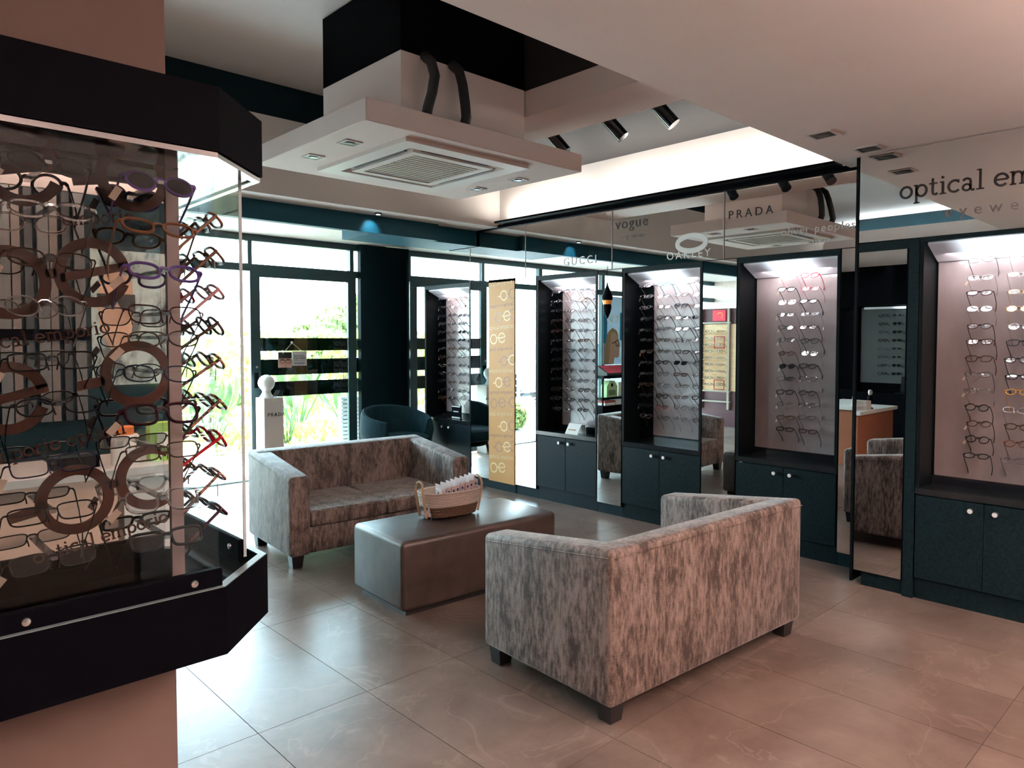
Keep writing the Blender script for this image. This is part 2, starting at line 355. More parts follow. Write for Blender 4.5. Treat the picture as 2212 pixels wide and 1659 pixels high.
def logo_oe(mb, R, O, U, V, N, ang=0.0, w=0.3, h=0.002, clip=None, parts='oe', gap=2.65):
    """ring with a short temple stub, bridged to a tilted e"""
    ca, sa = math.cos(ang), math.sin(ang)
    T = lambda ps: [(a * R * ca - b * R * sa, a * R * sa + b * R * ca) for a, b in ps]
    if 'o' in parts:
        stroke(mb, T(arc(0, 0, 1 - w / 2, 1 - w / 2, 0, 360, 36)), w * R, h, O, U, V, N, clip)
        stroke(mb, T([(-1.62, .0), (-.9, .0)]), w * .95 * R, h, O, U, V, N, clip)
    if 'e' in parts:
        stroke(mb, T([(.9, .12), (gap - .9, .12)]), w * .8 * R, h, O, U, V, N, clip)
        stroke(mb, T(arc(gap, 0, 1 - w / 2, 1 - w / 2, 6, 330, 34)), w * R, h, O, U, V, N, clip)
        stroke(mb, T([(gap - .85, .02 - .06), (gap + .98, .08)]), w * .85 * R, h, O, U, V, N, clip)
def font_mesh(name, txt, size, m, parent, loc, rot, off=None, depth=0.0015, space=1.0, align='LEFT'):
    cu = bpy.data.curves.new(name, 'FONT'); cu.body = txt; cu.size = size; cu.extrude = depth; cu.space_character = space; cu.align_x = align
    cu.resolution_u = 3
    t = bpy.data.objects.new(name, cu); C.objects.link(t); bpy.context.view_layer.update()
    me = bpy.data.meshes.new_from_object(t.evaluated_get(bpy.context.evaluated_depsgraph_get()))
    bpy.data.objects.remove(t); me.materials.clear(); me.materials.append(m); me.name = name
    o = obj(name, me, parent, loc=(Vector(loc) - Vector(off) if off is not None else loc), rot=rot)
    return o
FACE_MX = (PI / 2, 0, -PI / 2)   # text facing -X
FACE_MY = (PI / 2, 0, 0)         # text facing -Y

# ------------------------------------------------------------------ room shell
fl = struct('floor', MB().box(-3.2, 5.4, -3.6, 7.42, -0.12, -0.004), GROUT, label='taupe veined porcelain tile floor')
tm = MB().box(-0.2385, 0.2385, -0.4785, 0.4785, -0.004, 0.0).mesh('tile', TILE)
for i in range(-9, 8):
    for j in range(-6, 5):
        x = 1.145 + 0.24 + 0.48 * i; y = 2.62 + 0.48 + 0.96 * j
        if x > 5.1 or y > 7.4: continue
        obj('tile', tm, fl, loc=(x, y, 0))
struct('ceiling', MB().box(-3.2, 5.4, -3.6, 1.9, 2.61, 3.2), WALL, label='low pinkish plaster ceiling over the shop floor')
ZT = 3.45
struct('ceiling', MB().box(-3.2, 3.14, 1.9, 5.27, ZT, ZT + .1), mat('grey_ceiling_paint', (0.72, 0.63, 0.59), 0.6, noise=((6, 6, 6), (0.69, 0.60, 0.56), 0.3, 0.7, 0.05)), label='pale high ceiling of the recess round the air conditioner')
struct('ceiling', MB().box(3.14, 5.4, 1.9, 5.5, 3.03, ZT + .1), mat('slot_ceiling_paint', (0.028, 0.026, 0.027), 0.6, spec=.2), label='dark ceiling of the slot with the track lights')
struct('wall_recess', MB().box(-3.2, 3.14, 5.27, 5.5, 3.2, ZT + .1).box(-3.2, 3.13, 1.8, 1.9, 3.2, ZT + .1).box(-3.2, -3.1, 1.9, 5.27, 3.2, ZT + .1), DTEAL, label='dark teal upper wall of the ceiling recess')
struct('trim_1', MB().box(-3.2, 4.82, 5.271, 7.6, 2.61, 3.2), CREAM, label='pale dropped ceiling along the window wall')
struct('trim_2', MB().box(4.82, 5.25, 1.9, 7.6, 2.63, 3.2), CREAM, label='bright white boxed beam above the mirrors')
struct('trim_3', MB().box(3.14, 3.56, 1.905, 5.268, 2.87, 3.028), WALL, label='pinkish ceiling beam beside the track lights')
struct('trim_4', MB().box(4.795, 5.25, 1.76, 6.86, 2.60, 2.628), BLACK, label='dark rail over the header mirrors')
struct('wall_right', MB().box(5.25, 5.4, -3.6, 7.6, -0.1, 3.2), DTEAL)
struct('wall_left', MB().box(-2.85, -2.65, -3.6, 7.6, -0.1, 3.2), WALL)
struct('wall_back', MB().box(-2.65, 5.25, -3.5, -3.3, -0.1, 2.61), DTEAL)
# pilaster at the window corner
struct('wall_front', MB().box(4.481, 5.25, 7.29, 7.36, 0, 2.61), DTEAL, label='dark teal corner pilaster in front of the window')
# teal fascia
struct('trim_5', MB().box(-2.65, 4.26, 5.53, 5.60, 2.455, 2.61), TEAL, label='teal fascia hanging below the pale ceiling')
struct('trim_6', MB().box(3.55, 4.80, 5.60, 6.10, 2.455, 2.61), TEAL, label='teal boxed soffit in front of the pilaster')

# ceiling bulkhead with air conditioner
slab = thing('air_conditioner', 'white ceiling cassette air conditioner in a boxed bulkhead above the ottoman', 'air conditioner', (2.655, 3.61, 2.545))
O_ = slab.location
MB().box(1.88, 3.44, 3.0, 4.22, 2.55, 2.66, 0.004, 1).build('bulkhead', WALL, slab, off=O_)
MB().box(2.22, 3.13, 3.2, 4.02, 2.655, 3.03).build('shaft', WALL, slab, off=O_)
MB().box(2.22, 3.13, 3.2, 4.02, 3.03, ZT - .004).build('upper_shaft', BLACK, slab, off=O_)
bz = MB()
cx0, cx1, cy0, cy1 = 2.18, 3.07, 3.10, 4.03
def ringbox(mb, a, b, z0, z1):
    (x0, x1, y0, y1), (u0, u1, w0, w1) = a, b
    vs = [(x0, y0, z0), (x1, y0, z0), (x1, y1, z0), (x0, y1, z0), (u0, w0, z0), (u1, w0, z0), (u1, w1, z0), (u0, w1, z0)]
    vs += [(p[0], p[1], z1) for p in vs]
    fs = []
    for i in range(4):
        j = (i + 1) % 4
        fs += [(i, j, 4 + j, 4 + i), (8 + i, 12 + i, 12 + j, 8 + j), (i, 8 + i, 8 + j, j), (4 + i, 4 + j, 12 + j, 12 + i)]
    return mb.add(vs, fs)
ringbox(bz, (cx0, cx1, cy0, cy1), (cx0 + .10, cx1 - .10, cy0 + .10, cy1 - .10), 2.528, 2.55)
ringbox(bz, (cx0 + .15, cx1 - .15, cy0 + .15, cy1 - .15), (cx0 + .20, cx1 - .20, cy0 + .20, cy1 - .20), 2.526, 2.55)
bz.build('cassette_panel', mat('ac_white', (0.80, 0.70, 0.655), 0.45), slab, off=O_)
g = MB()
for k in range(14): y = cy0 + .215 + k * (cy1 - cy0 - .43) / 13; g.box(cx0 + .20, cx1 - .20, y - .012, y + .012, 2.532, 2.538)
g.build('grille', mat('ac_grille', (0.50, 0.45, 0.38), 0.6), slab, off=O_, kind='stuff')
DS = mat('dark_slot', (0.02, 0.017, 0.017), 0.6)
for a in ((cx0 + .105, cx0 + .145, cy0 + .2, cy1 - .2), (cx1 - .145, cx1 - .105, cy0 + .2, cy1 - .2), (cx0 + .2, cx1 - .2, cy0 + .105, cy0 + .145), (cx0 + .2, cx1 - .2, cy1 - .145, cy1 - .105)):
    MB().box(*a, 2.538, 2.549).build('air_vane', DS, slab, off=O_)
PIPE = mat('black_pipe', (0.006, 0.006, 0.008), 0.5)
for i, (xa, xb) in enumerate(((2.36, 2.30), (2.55, 2.56))):
    p = thing('pipe', ('black lagged pipe curving down to the bulkhead, shorter one' if i == 0 else 'black lagged pipe hanging straight down the bulkhead shaft'), 'pipe', (xb, 3.15, 2.665))
    MB().tube([(xa, 3.18, 3.03), (xa, 3.12, 2.98), (xa, 3.09, 2.90), ((xa + xb) / 2, 3.075, 2.80), (xb, 3.07, 2.72), (xb, 3.09, 2.665)], 0.028, 10).build('lagging', PIPE, p, True, off=p.location)
    MB().tube([(xb, 3.09, 2.69), (xb, 3.09, 2.662)], 0.034, 10).build('collar', BLACK, p, True, off=p.location)
# small square downlights
TRIMD = mat('downlight_trim', (0.60, 0.50, 0.46), 0.5); LAMPF = mat('downlight_well', (0.06, 0.045, 0.045), 0.4); LAMPE = mat('downlight_face', (0.9, 0.8, 0.7), 0.4, emit=(1.0, 0.75, 0.6), estr=0.25)
LAMPO = mat('downlight_face_off', (0.10, 0.08, 0.075), 0.3)
def downlight(x, y, z, label, s=0.05, face=None):
    t = thing('downlight', label, 'downlight', (x, y, z), 0, 'square recessed downlights')
    ringbox(MB(), (-s, s, -s, s), (-s * .8, s * .8, -s * .8, s * .8), -0.006, 0.0).build('trim_ring', TRIMD, t)
    MB().box(-s * .8, s * .8, -s * .8, s * .8, -0.004, -0.001).build('well', LAMPF, t)
    MB().lathe([(s * .5, -0.008), (s * .5, -0.004)], 14).build('lamp_face', face or LAMPO, t)
for (x, y, lab) in ((2.03, 3.80, 'square downlight in the bulkhead, far one on the door side'), (2.03, 3.40, 'square downlight in the bulkhead, near one on the door side'), (3.28, 3.82, 'square downlight in the bulkhead, far one on the cabinet side'), (3.29, 3.42, 'square downlight in the bulkhead, near one on the cabinet side')):
    downlight(x, y, 2.55, lab, 0.05)
downlight(3.92, 1.70, 2.61, 'square downlight in the low ceiling, near the recess edge', 0.07)
downlight(4.40, 1.64, 2.61, 'square downlight in the low ceiling right by the header lettering', 0.07)
for x, y in FILL_LAMPS: downlight(x, y, 2.61, 'square downlight added in the low ceiling behind the viewpoint as warm fill', 0.06, LAMPE)
# track lights
tr = thing('track_light', 'black ceiling track with three tubular spotlights in the dark recess', 'track light', (3.66, 3.0, 3.03))
MB().box(3.63, 3.69, 2.0, 5.2, 2.985, 3.03).build('track', BLACK, tr, off=tr.location)
for y in (3.42, 2.93, 2.55):
    sp = MB().tube([(3.66, y, 2.985), (3.66, y, 2.90)], 0.012, 8).build('spotlight', BLACK, tr, off=tr.location)
    MB().tube([(3.64, y + .05, 2.93), (3.70, y - .05, 2.79)], 0.042, 14).build('spot_barrel', BLACKG, sp, True, off=tr.location)
tg_ = thing('added_trough', 'slim black trough added on the mirror rail to house the wash lamps', 'light', (4.74, 3.5, 2.628))  # made-up housing for the added wash lamps
ringbox(MB(), (4.68, 4.80, 1.95, 5.2), (4.69, 4.79, 1.96, 5.19), 2.628, 2.646).build('trough_wall', BLACK, tg_, off=tg_.location)
MB().box(4.69, 4.79, 1.96, 5.19, 2.629, 2.634).build('trough_floor', BLACK, tg_, off=tg_.location)
for i, (x, y, z) in enumerate(PEND):
    t = thing('pendant_lamp', 'opal bowl pendant lamp behind the viewpoint, shaped to light the ceiling, ' + ['over the reception desk', 'middle one of three', 'nearest the header lettering'][i], 'lamp', (x, y, z))
    MB().tube([(0, 0, -.02), (0, 0, 2.61 - z)], .004, 6).build('cord', BLACK, t); MB().lathe([(0, -.03), (.08, -.02), (.15, .02), (.19, .08), (.185, .08), (.14, .025), (.07, -.012), (0, -.02)], 24).build('shade', mat('opal_shade', (.9, .78, .66), .4, emit=(1, .75, .55), estr=.6), t, True)
ft = thing('spotlight', 'small spotlight washing the teal fascia with blue light', 'spotlight', (3.50, 5.40, 2.61))
MB().lathe([(.03, -.012), (.03, 0)], 14).build('rim', BLACK, ft); MB().lathe([(.02, -.014), (.02, -.011)], 12).build('lens', LED, ft)

# ------------------------------------------------------------------ window wall
YW = 7.40
win = sempty('window_1', 'teal framed shop window wall with upper lights', (0, YW, 0))
def wpart(name, m, *b, **kw): return MB().box(*b).build(name, m, win, off=win.location)
for x in (-2.0, -0.75, 0.656, 2.09): wpart('post', FRAME, x - .035, x + .035, YW - .03, YW + .04, 0, 2.61)
wpart('post', FRAME, 3.18, 3.225, YW - .03, YW + .04, 2.24, 2.61)
wpart('post', FRAME, 4.39, 4.44, YW - .03, YW + .04, 0, 2.61)
wpart('transom', FRAME, -2.65, 5.25, YW - .035, YW + .045, 2.225, 2.30)
wpart('head_rail', FRAME, -2.65, 5.25, YW - .035, YW + .045, 2.54, 2.61)
for a, b in ((-2.65, -2.035), (-1.965, -.785), (-.715, .62), (.69, 2.055)):
    wpart('sill_rail', FRAME, a, b, YW - .03, YW + .04, 0, 0.07)
    wpart('pane', GLASS, a, b, YW, YW + .008, .07, 2.225)
for a, b in ((-2.65, -2.035), (-1.965, -.785), (-.715, .62), (.69, 2.055), (2.125, 3.18), (3.225, 4.39)):
    wpart('pane', GLASS, a, b, YW, YW + .008, 2.30, 2.54)
wpart('sill_rail', FRAME, 4.44, 5.25, YW - .03, YW + .04, 0, 0.07); wpart('pane', GLASS, 4.44, 5.25, YW, YW + .008, .07, 2.225); wpart('pane', GLASS, 4.44, 5.25, YW, YW + .008, 2.30, 2.54)
for a, b in ((-2.65, -2.035), (-1.965, -.785), (4.44, 5.25)):
    for z0, z1 in ((1.385, 1.52), (1.125, 1.295), (.895, 1.055)): wpart('film_band', BAND, a, b, YW - .003, YW, z0, z1)
struct('trim_7', MB().box(-2.65, 5.25, YW + .05, YW + .12, -.004, .012), FRAME, label='dark door threshold')
dr = sempty('door_1', 'teal framed sliding glass door with three dark bands', (3.8, YW, 0))
def dpart(name, m, *b): return MB().box(*b).build(name, m, dr, off=dr.location)
dpart('stile', FRAME, 3.18, 3.285, YW - .075, YW - .035, 0.012, 2.225)
dpart('stile', FRAME, 4.335, 4.44, YW - .075, YW - .035, 0.012, 2.225)
dpart('top_rail', FRAME, 3.285, 4.335, YW - .075, YW - .035, 2.165, 2.225)
dpart('bottom_rail', FRAME, 3.285, 4.335, YW - .075, YW - .035, 0.012, 0.10)
dpart('pane', GLASS, 3.285, 4.335, YW - .058, YW - .050, .10, 2.165)
for z0, z1 in ((1.385, 1.525), (1.125, 1.295), (.895, 1.055)): dpart('film_band', BAND, 3.287, 4.333, YW - .0615, YW - .0585, z0, z1)
hd = dpart('handle', BLACK, 3.215, 3.25, YW - .10, YW - .075, 1.0, 1.16)
MB().cyl((3.232, YW - .102, 1.22), (3.232, YW - .075, 1.22), .012, 10).build('lock', KNOB, dr, off=dr.location)

# closed sign
SGN = mat('sign_card', (0.66, 0.62, 0.62), 0.6)
sg = thing('closed_sign', 'small hanging card sign with a face print and the word closed', 'sign', (3.64, YW - .075, 1.21))
MB().box(3.48, 3.635, YW - .073, YW - .069, 1.205, 1.372).box(3.64, 3.81, YW - .073, YW - .069, 1.222, 1.38).build('card', SGN, sg, off=sg.location)
SK = mat('print_skin', (0.62, 0.34, 0.26), 0.6); HR = mat('print_black', (0.012, 0.011, 0.013), 0.6)
yy = YW - .0735
MB().box(3.482, 3.633, yy - .001, yy, 1.207, 1.33).build('face_print', SK, sg, off=sg.location)
MB().box(3.481, 3.634, yy - .0016, yy - .0008, 1.305, 1.371).build('hair_print', HR, sg, off=sg.location)
gp = MB()
for cx in (3.525, 3.592): stroke(gp, arc(cx, 1.272, .028, .026, 0, 360, 16), .004, .001, (0, yy - .001, 0)); gp.box(cx - .02, cx + .02, yy - .002, yy - .001, 1.282, 1.292)
gp.box(3.55, 3.567, yy - .002, yy - .001, 1.277, 1.281).box(3.552, 3.568, yy - .002, yy - .001, 1.222, 1.228)
gp.build('glasses_print', HR, sg, off=sg.location)
font_mesh('lettering', "Sorry we're", .026, HR, sg, (3.658, yy - .0005, 1.325), FACE_MY, sg.location, .0006)
font_mesh('lettering', 'CLOSED', .040, HR, sg, (3.658, yy - .0005, 1.292), FACE_MY, sg.location, .0006, .95)
MB().box(3.66, 3.79, yy - .001, yy, 1.276, 1.279).box(3.66, 3.78, yy - .001, yy, 1.256, 1.259).box(3.66, 3.79, yy - .001, yy, 1.240, 1.246).build('rule_print', HR, sg, off=sg.location)
MB().tube([(3.53, yy - .001, 1.352), (3.636, yy - .004, 1.472), (3.762, yy - .001, 1.376)], .0035, 6).build('string', mat('cream_string', (0.62, 0.52, 0.42), 0.8), sg, off=sg.location)
MB().lathe([(.0, .004), (.016, 0), (.014, .006), (.0, .014)], 12).xform(Matrix.Translation((3.636, yy, 1.475)) @ Matrix.Rotation(PI / 2, 4, 'X')).build('suction_cup', mat('cup', (.7, .7, .7), .2), sg, off=sg.location)

# pedestal and head
pd = thing('pedestal', 'tall pale square display pedestal lettered in black by the door', 'pedestal', (3.30, 7.17, 0))
MB().box(-.10, .11, -.10, .10, 0, .905, .003, 1).build('column', PLINTH, pd)
font_mesh('lettering', 'PRADA', .052, BLACK, pd, (-.065, -.1015, .715), FACE_MY, None, .001, 1.25)
MB().box(-.025, .03, -.1012, -.1002, .87, .9).build('tape', mat('tape', (.66, .60, .48), .5), pd)
hd_ = thing('mannequin_head', 'smooth white faceless display head on the lettered pedestal', 'mannequin head', (3.27, 7.165, .905))
MB().lathe([(.072, 0), (.072, .006), (.062, .02), (.047, .045), (.042, .065), (.048, .08), (.066, .10), (.080, .125), (.085, .15), (.082, .175), (.068, .205), (.045, .225), (.02, .236), (0, .238)], 28).build('head', WHITE, hd_, True)
MB().lathe([(.074, 0), (.074, .008), (.062, .009)], 28).build('base', PLINTH, hd_, True)

# ------------------------------------------------------------------ mirror wall
XM = 4.82
def mirror_strip(y0, y1, z0, z1, label, X=XM, name='tall_mirror', cat='mirror', back=5.245, group=None):
    t = thing(name, label, cat, (X, (y0 + y1) / 2, z0), 0, group); f = t.location
    MB().box(X + .006, back, y0 + .002, y1 - .002, z0, z1).build('backing', CAB, t, off=f)
    MB().box(X, X + .005, y0 + .006, y1 - .006, z0 + .004, z1 - .002).build('mirror_glass', MIRROR, t, off=f)
    e = MB()
    for a in ((y0 + .002, y0 + .006), (y1 - .006, y1 - .002)): e.box(X - .0005, X + .006, a[0], a[1], z0, z1)
    e.build('edge_trim', BLACK, t, off=f)
    return t
mirror_strip(6.51, 6.85, .09, 2.098, 'narrow floor-length mirror beside the teal armchair')
mirror_strip(5.43, 5.72, .09, 2.098, 'narrow floor-length mirror reflecting the lettered pedestal')
mirror_strip(4.76, 5.05, .09, 2.098, 'narrow floor-length mirror reflecting the parked cars')
mirror_strip(3.75, 4.02, .09, 2.098, 'narrow floor-length mirror reflecting the red trays and poster')
mirror_strip(2.70, 2.99, .09, 2.098, 'narrow floor-length mirror reflecting the far sofa and maroon stand')
mirror_strip(1.76, 1.96, .09, 2.098, 'narrow floor-length mirror reflecting the ottoman, next to the projecting cabinet')
mirror_strip(1.46, 1.74, .09, 2.03, 'floor-length mirror on the projecting block reflecting a sofa back', X=4.53)
gpn = thing('gold_panel', 'tall gold wall panel printed with eyeglass logos between two mirrors', 'wall panel', (XM, 5.24, .085)); f = gpn.location
MB().box(XM - .008, 5.245, 5.052, 5.428, .085, 2.075).build('panel', GOLD, gpn, off=f)
GU, GV, GN = (0, -1, 0), (0, 0, 1), (-1, 0, 0)
gx = XM - .008
def pprint(name, m, fn, parent, off):
    q = MB(); fn(q)
    if q.v: q.build(name, m, parent, off=off)
for k in range(9):
    z = .22 + k * .215
    c1, c2 = (GOLDL, GOLDP) if k % 2 == 0 else (GOLDP, GOLDL)
    u0 = .075 + (k % 3) * .075
    O1 = (gx, 5.428 - u0, z)
    pprint('logo_print', c1, lambda q: logo_oe(q, .052, O1, GU, GV, GN, .12, .24, .001, (-u0 + .004, .372 - u0), 'o', 2.35), gpn, f)
    pprint('logo_print', c2 if k % 3 else c1, lambda q: logo_oe(q, .052, O1, GU, GV, GN, .12, .24, .0012, (-u0 + .004, .372 - u0), 'e', 2.35), gpn, f)
    if k % 2: pprint('logo_print', GOLDP, lambda q: logo_oe(q, .052, (gx, 5.428 - .35, z + .03), GU, GV, GN, .12, .24, .001, (-.34, .018), 'o'), gpn, f)
    pprint('lettering', GOLDP if k % 2 else GOLDL, lambda q: slab_text(q, ['optical emporio', 'emporio optical', 'tical emporio o'][k % 3], .026, (gx, 5.42, z + .093), GU, GV, GN, .06, .001, (0, .362)), gpn, f)

PALEJ = mat('mirror_joint', (0.42, 0.36, 0.35), 0.4)
def header(y0, y1, label, X=XM, z0=2.10, z1=2.598):
    t = thing('header_mirror', label, 'mirror', (X, (y0 + y1) / 2, z0)); f = t.location
    MB().box(X + .006, 5.245, y0, y1, z0, z1).build('backing', CAB, t, off=f)
    MB().box(X, X + .005, y0 + .004, y1 - .004, z0 + .002, z1).build('mirror_glass', MIRROR, t, off=f)
    MB().box(X - .001, X + .006, y0, y0 + .006, z0, z1).build('joint_trim', PALEJ, t, off=f)
    return t
h1 = header(1.76, 2.81, 'header mirror with white two-line lettering over the second nearest case')
h2 = header(2.812, 3.86, 'header mirror carrying a white oval ring emblem')
h3 = header(3.862, 4.905, 'header mirror with small pale capitals above the case by the gold panel')
h4 = header(4.907, 5.72, 'header mirror above the gold panel')
h5 = header(5.722, 6.85, 'header mirror at the window end of the mirror wall')
h0 = header(-0.6, 1.74, 'header mirror lettered with the shop name above the projecting cabinet', X=4.53, z0=2.085, z1=2.607)
DKL = mat('dark_letter', (0.03, 0.022, 0.022), 0.4); WHL = mat('white_letter', (0.85, 0.82, 0.80), 0.4); GRL = mat('grey_letter', (0.20, 0.15, 0.15), 0.4); PLL = mat('pale_letter', (0.62, 0.56, 0.52), 0.4)
def wtxt(txt, size, y, z, m, t, space=1.0, X=XM): return font_mesh('lettering', txt, size, m, t, (X - .002, y, z), FACE_MX, t.location, .0015, space)
wtxt('vogue', .125, 3.83, 2.43, DKL, h2, 1.15)
wtxt('eyewear', .052, 3.75, 2.345, GRL, h2, 1.3)
wtxt('PRADA', .085, 2.78, 2.39, DKL, h1, 1.45)
wtxt('oliver peoples', .075, 2.37, 2.225, PLL, h1, 1.15); wtxt('eyewear', .042, 2.18, 2.155, PLL, h1, 1.3)
wtxt('GUCCI', .10, 4.42, 2.17, WHL, h3, 1.4)
wtxt('OAKLEY', .085, 3.315, 2.133, WHL, h2, 1.35)
rg = MB(); stroke(rg, arc(0, 0, .125, .058, 0, 360, 40), .04, .003, (XM, 3.09, 2.245), GU, GV, GN); rg.build('ring_emblem', WHL, h2, off=h2.location)
lt = MB(); slab_text(lt, 'optical emporio', .072, (4.53, 1.515, 2.315), GU, GV, GN, 0, .004); lt.build('lettering', DKL, h0, off=h0.location)
font_mesh('lettering', 'eyewear', .085, GRL, h0, (4.528, 1.28, 2.185), FACE_MX, h0.location, .0015, 1.75)

# eyeglass display cases
KN = []
def case(y0, y1, X, label, depth=.23, dark=.03):
    Xb = X + depth; Y0, Y1 = y0 + .002, y1 - .002
    t = thing('display_cabinet', label, 'cabinet', (X + .03, (y0 + y1) / 2, 0)); f = t.location
    B = lambda name, m, *b, **k: MB().box(*b).build(name, m, t, off=f)
    B('plinth', CAB, X + .025, 5.245, Y0, Y1, 0, .10)
    B('base_carcass', CAB, X + .02, 5.245, Y0, Y1, .10, .615)
    B('counter_top', CABTOP, X - .004, 5.245, Y0, Y1, .615, .65)
    B('side_panel', CABSIDE, X, Xb, Y0, Y0 + .02, .65, 2.06); B('side_panel', CABSIDE, X, Xb, Y1 - .02, Y1, .65, 2.06)
    B('top_panel', CAB, X, 5.245, Y0, Y1, 2.06, 2.098 if X > 4.7 else 2.083)
    B('back_panel', CAB, Xb + .012, 5.245, Y0, Y1, .65, 2.06)
    B('display_board', BOARD, Xb, Xb + .01, Y0 + .022, Y1 - dark, .70, 2.055)
    if dark > .04: B('dark_board', CABSIDE, Xb + .002, Xb + .01, Y1 - dark + .001, Y1 - .022, .70, 2.055)
    B('board_rail', BLACKG, Xb - .012, Xb + .006, Y0 + .022, Y1 - .022, .65, .70)
    yA, yB = Y0 + .03, Y1 - .03; ym = (yA + yB) / 2
    MB().add([(X + .03, yA, 2.058), (X + .03, yB, 2.058), (X + .03, yB, 2.045), (X + .03, yA, 2.045), (Xb - .02, yA, 2.058), (Xb - .02, yB, 2.058), (Xb - .02, yB, 1.960), (Xb - .02, yA, 1.960)],
           [(0, 3, 2, 1), (3, 7, 6, 2), (4, 5, 6, 7), (0, 4, 7, 3), (1, 2, 6, 5), (0, 1, 5, 4)]).build('light_box', LIGHTBOX, t, off=f)
    ld = bpy.data.lights.new('case_lamp', 'AREA'); ld.shape = 'RECTANGLE'; ld.size = .13; ld.size_y = .50; ld.energy = 1.6; ld.color = (1.0, .92, .93)
    lo = bpy.data.objects.new('case_lamp', ld); C.objects.link(lo); lo.location = (X + .10, ym, 1.985); lo.rotation_euler = (0, math.radians(-24), 0)
    gapm = ym
    for a, b, ky in ((Y0 + .004, gapm - .0015, gapm - .058), (gapm + .0015, Y1 - .004, gapm + .058)):
        dd = MB().box(X, X + .019, a, b, .125, .607, .002, 1).build('door', CAB, t, off=f)
        MB().tube([(X, ky, .565), (X - .012, ky, .565)], .007, 10).tube([(X - .010, ky, .565), (X - .034, ky, .565)], .0145, 16).build('knob', KNOB, dd, True, off=f)
        KN.append((ky, X)); MB().tube([(X - .0335, ky, .565), (X - .0355, ky, .565)], .0125, 16).build('knob_face', KNOBF, dd, True, off=f)
    pg = MB().box(0, depth - (depth - .10) + .02, -.004, .004, -.004, .004)
    return t, Xb
CASES = [
 (5.72, 6.51, XM, 'black display cabinet of eyeglasses nearest the teal armchair', 'case by the armchair', (6.376, 6.20, 6.02, 5.85), .09),
 (4.02, 4.76, XM, 'black display cabinet of eyeglasses next to the gold panel', 'case by the gold panel', (4.635, 4.463, 4.291, 4.12), .12),
 (2.99, 3.75, XM, 'black display cabinet of eyeglasses under the oval ring emblem', 'case under the ring emblem', (3.607, 3.434, 3.259, 3.09), .155),
 (1.96, 2.70, XM, 'black display cabinet of eyeglasses behind the near sofa', 'case behind the near sofa', (2.385, 2.224), .03),
 (.71, 1.40, 4.53, 'black projecting display cabinet under the shop name', 'projecting case', (1.126, .943), .03),
]
case_objs = [case(a, b, X, lab, dark=dk_) for a, b, X, lab, _, _, dk_ in CASES]
blk = thing('cabinet_block', 'plain black end block with stepped plinth carrying the projecting mirror', 'cabinet', (4.9, 1.5, 0))
MB().box(4.56, 5.245, 1.42, 1.70, 0, .09).build('plinth', CAB, blk, off=blk.location)
MB().box(4.53, 5.245, 1.402, 1.458, .0, 2.083).build('post', CAB, blk, off=blk.location)
MB().box(4.53, 5.245, -.6, .708, .0, 2.083).build('side_block', CAB, blk, off=blk.location)
MB().box(4.535, 5.245, 1.46, 1.745, 2.03, 2.083).build('head_panel', CAB, blk, off=blk.location)
MB().box(4.53, 5.245, 1.742, 1.758, .02, 2.60).build('end_panel', CABSIDE, blk, off=blk.location)
blk2 = thing('cabinet_plinth', 'dark teal plinth running under the wall mirrors', 'plinth', (4.85, 4.0, 0))
for a, b in ((6.51, 6.85), (5.05, 5.72), (4.76, 5.05), (3.75, 4.02), (2.70, 2.99), (1.76, 1.96)):
    MB().box(4.845, 5.24, a + .001, b - .001, 0, .084).build('plinth_board', DTEAL, blk2, off=blk2.location)
MB().box(4.838, 4.846, 5.06, 5.36, 0, .083).build('plinth_patch', DTEAL, blk2, off=blk2.location)

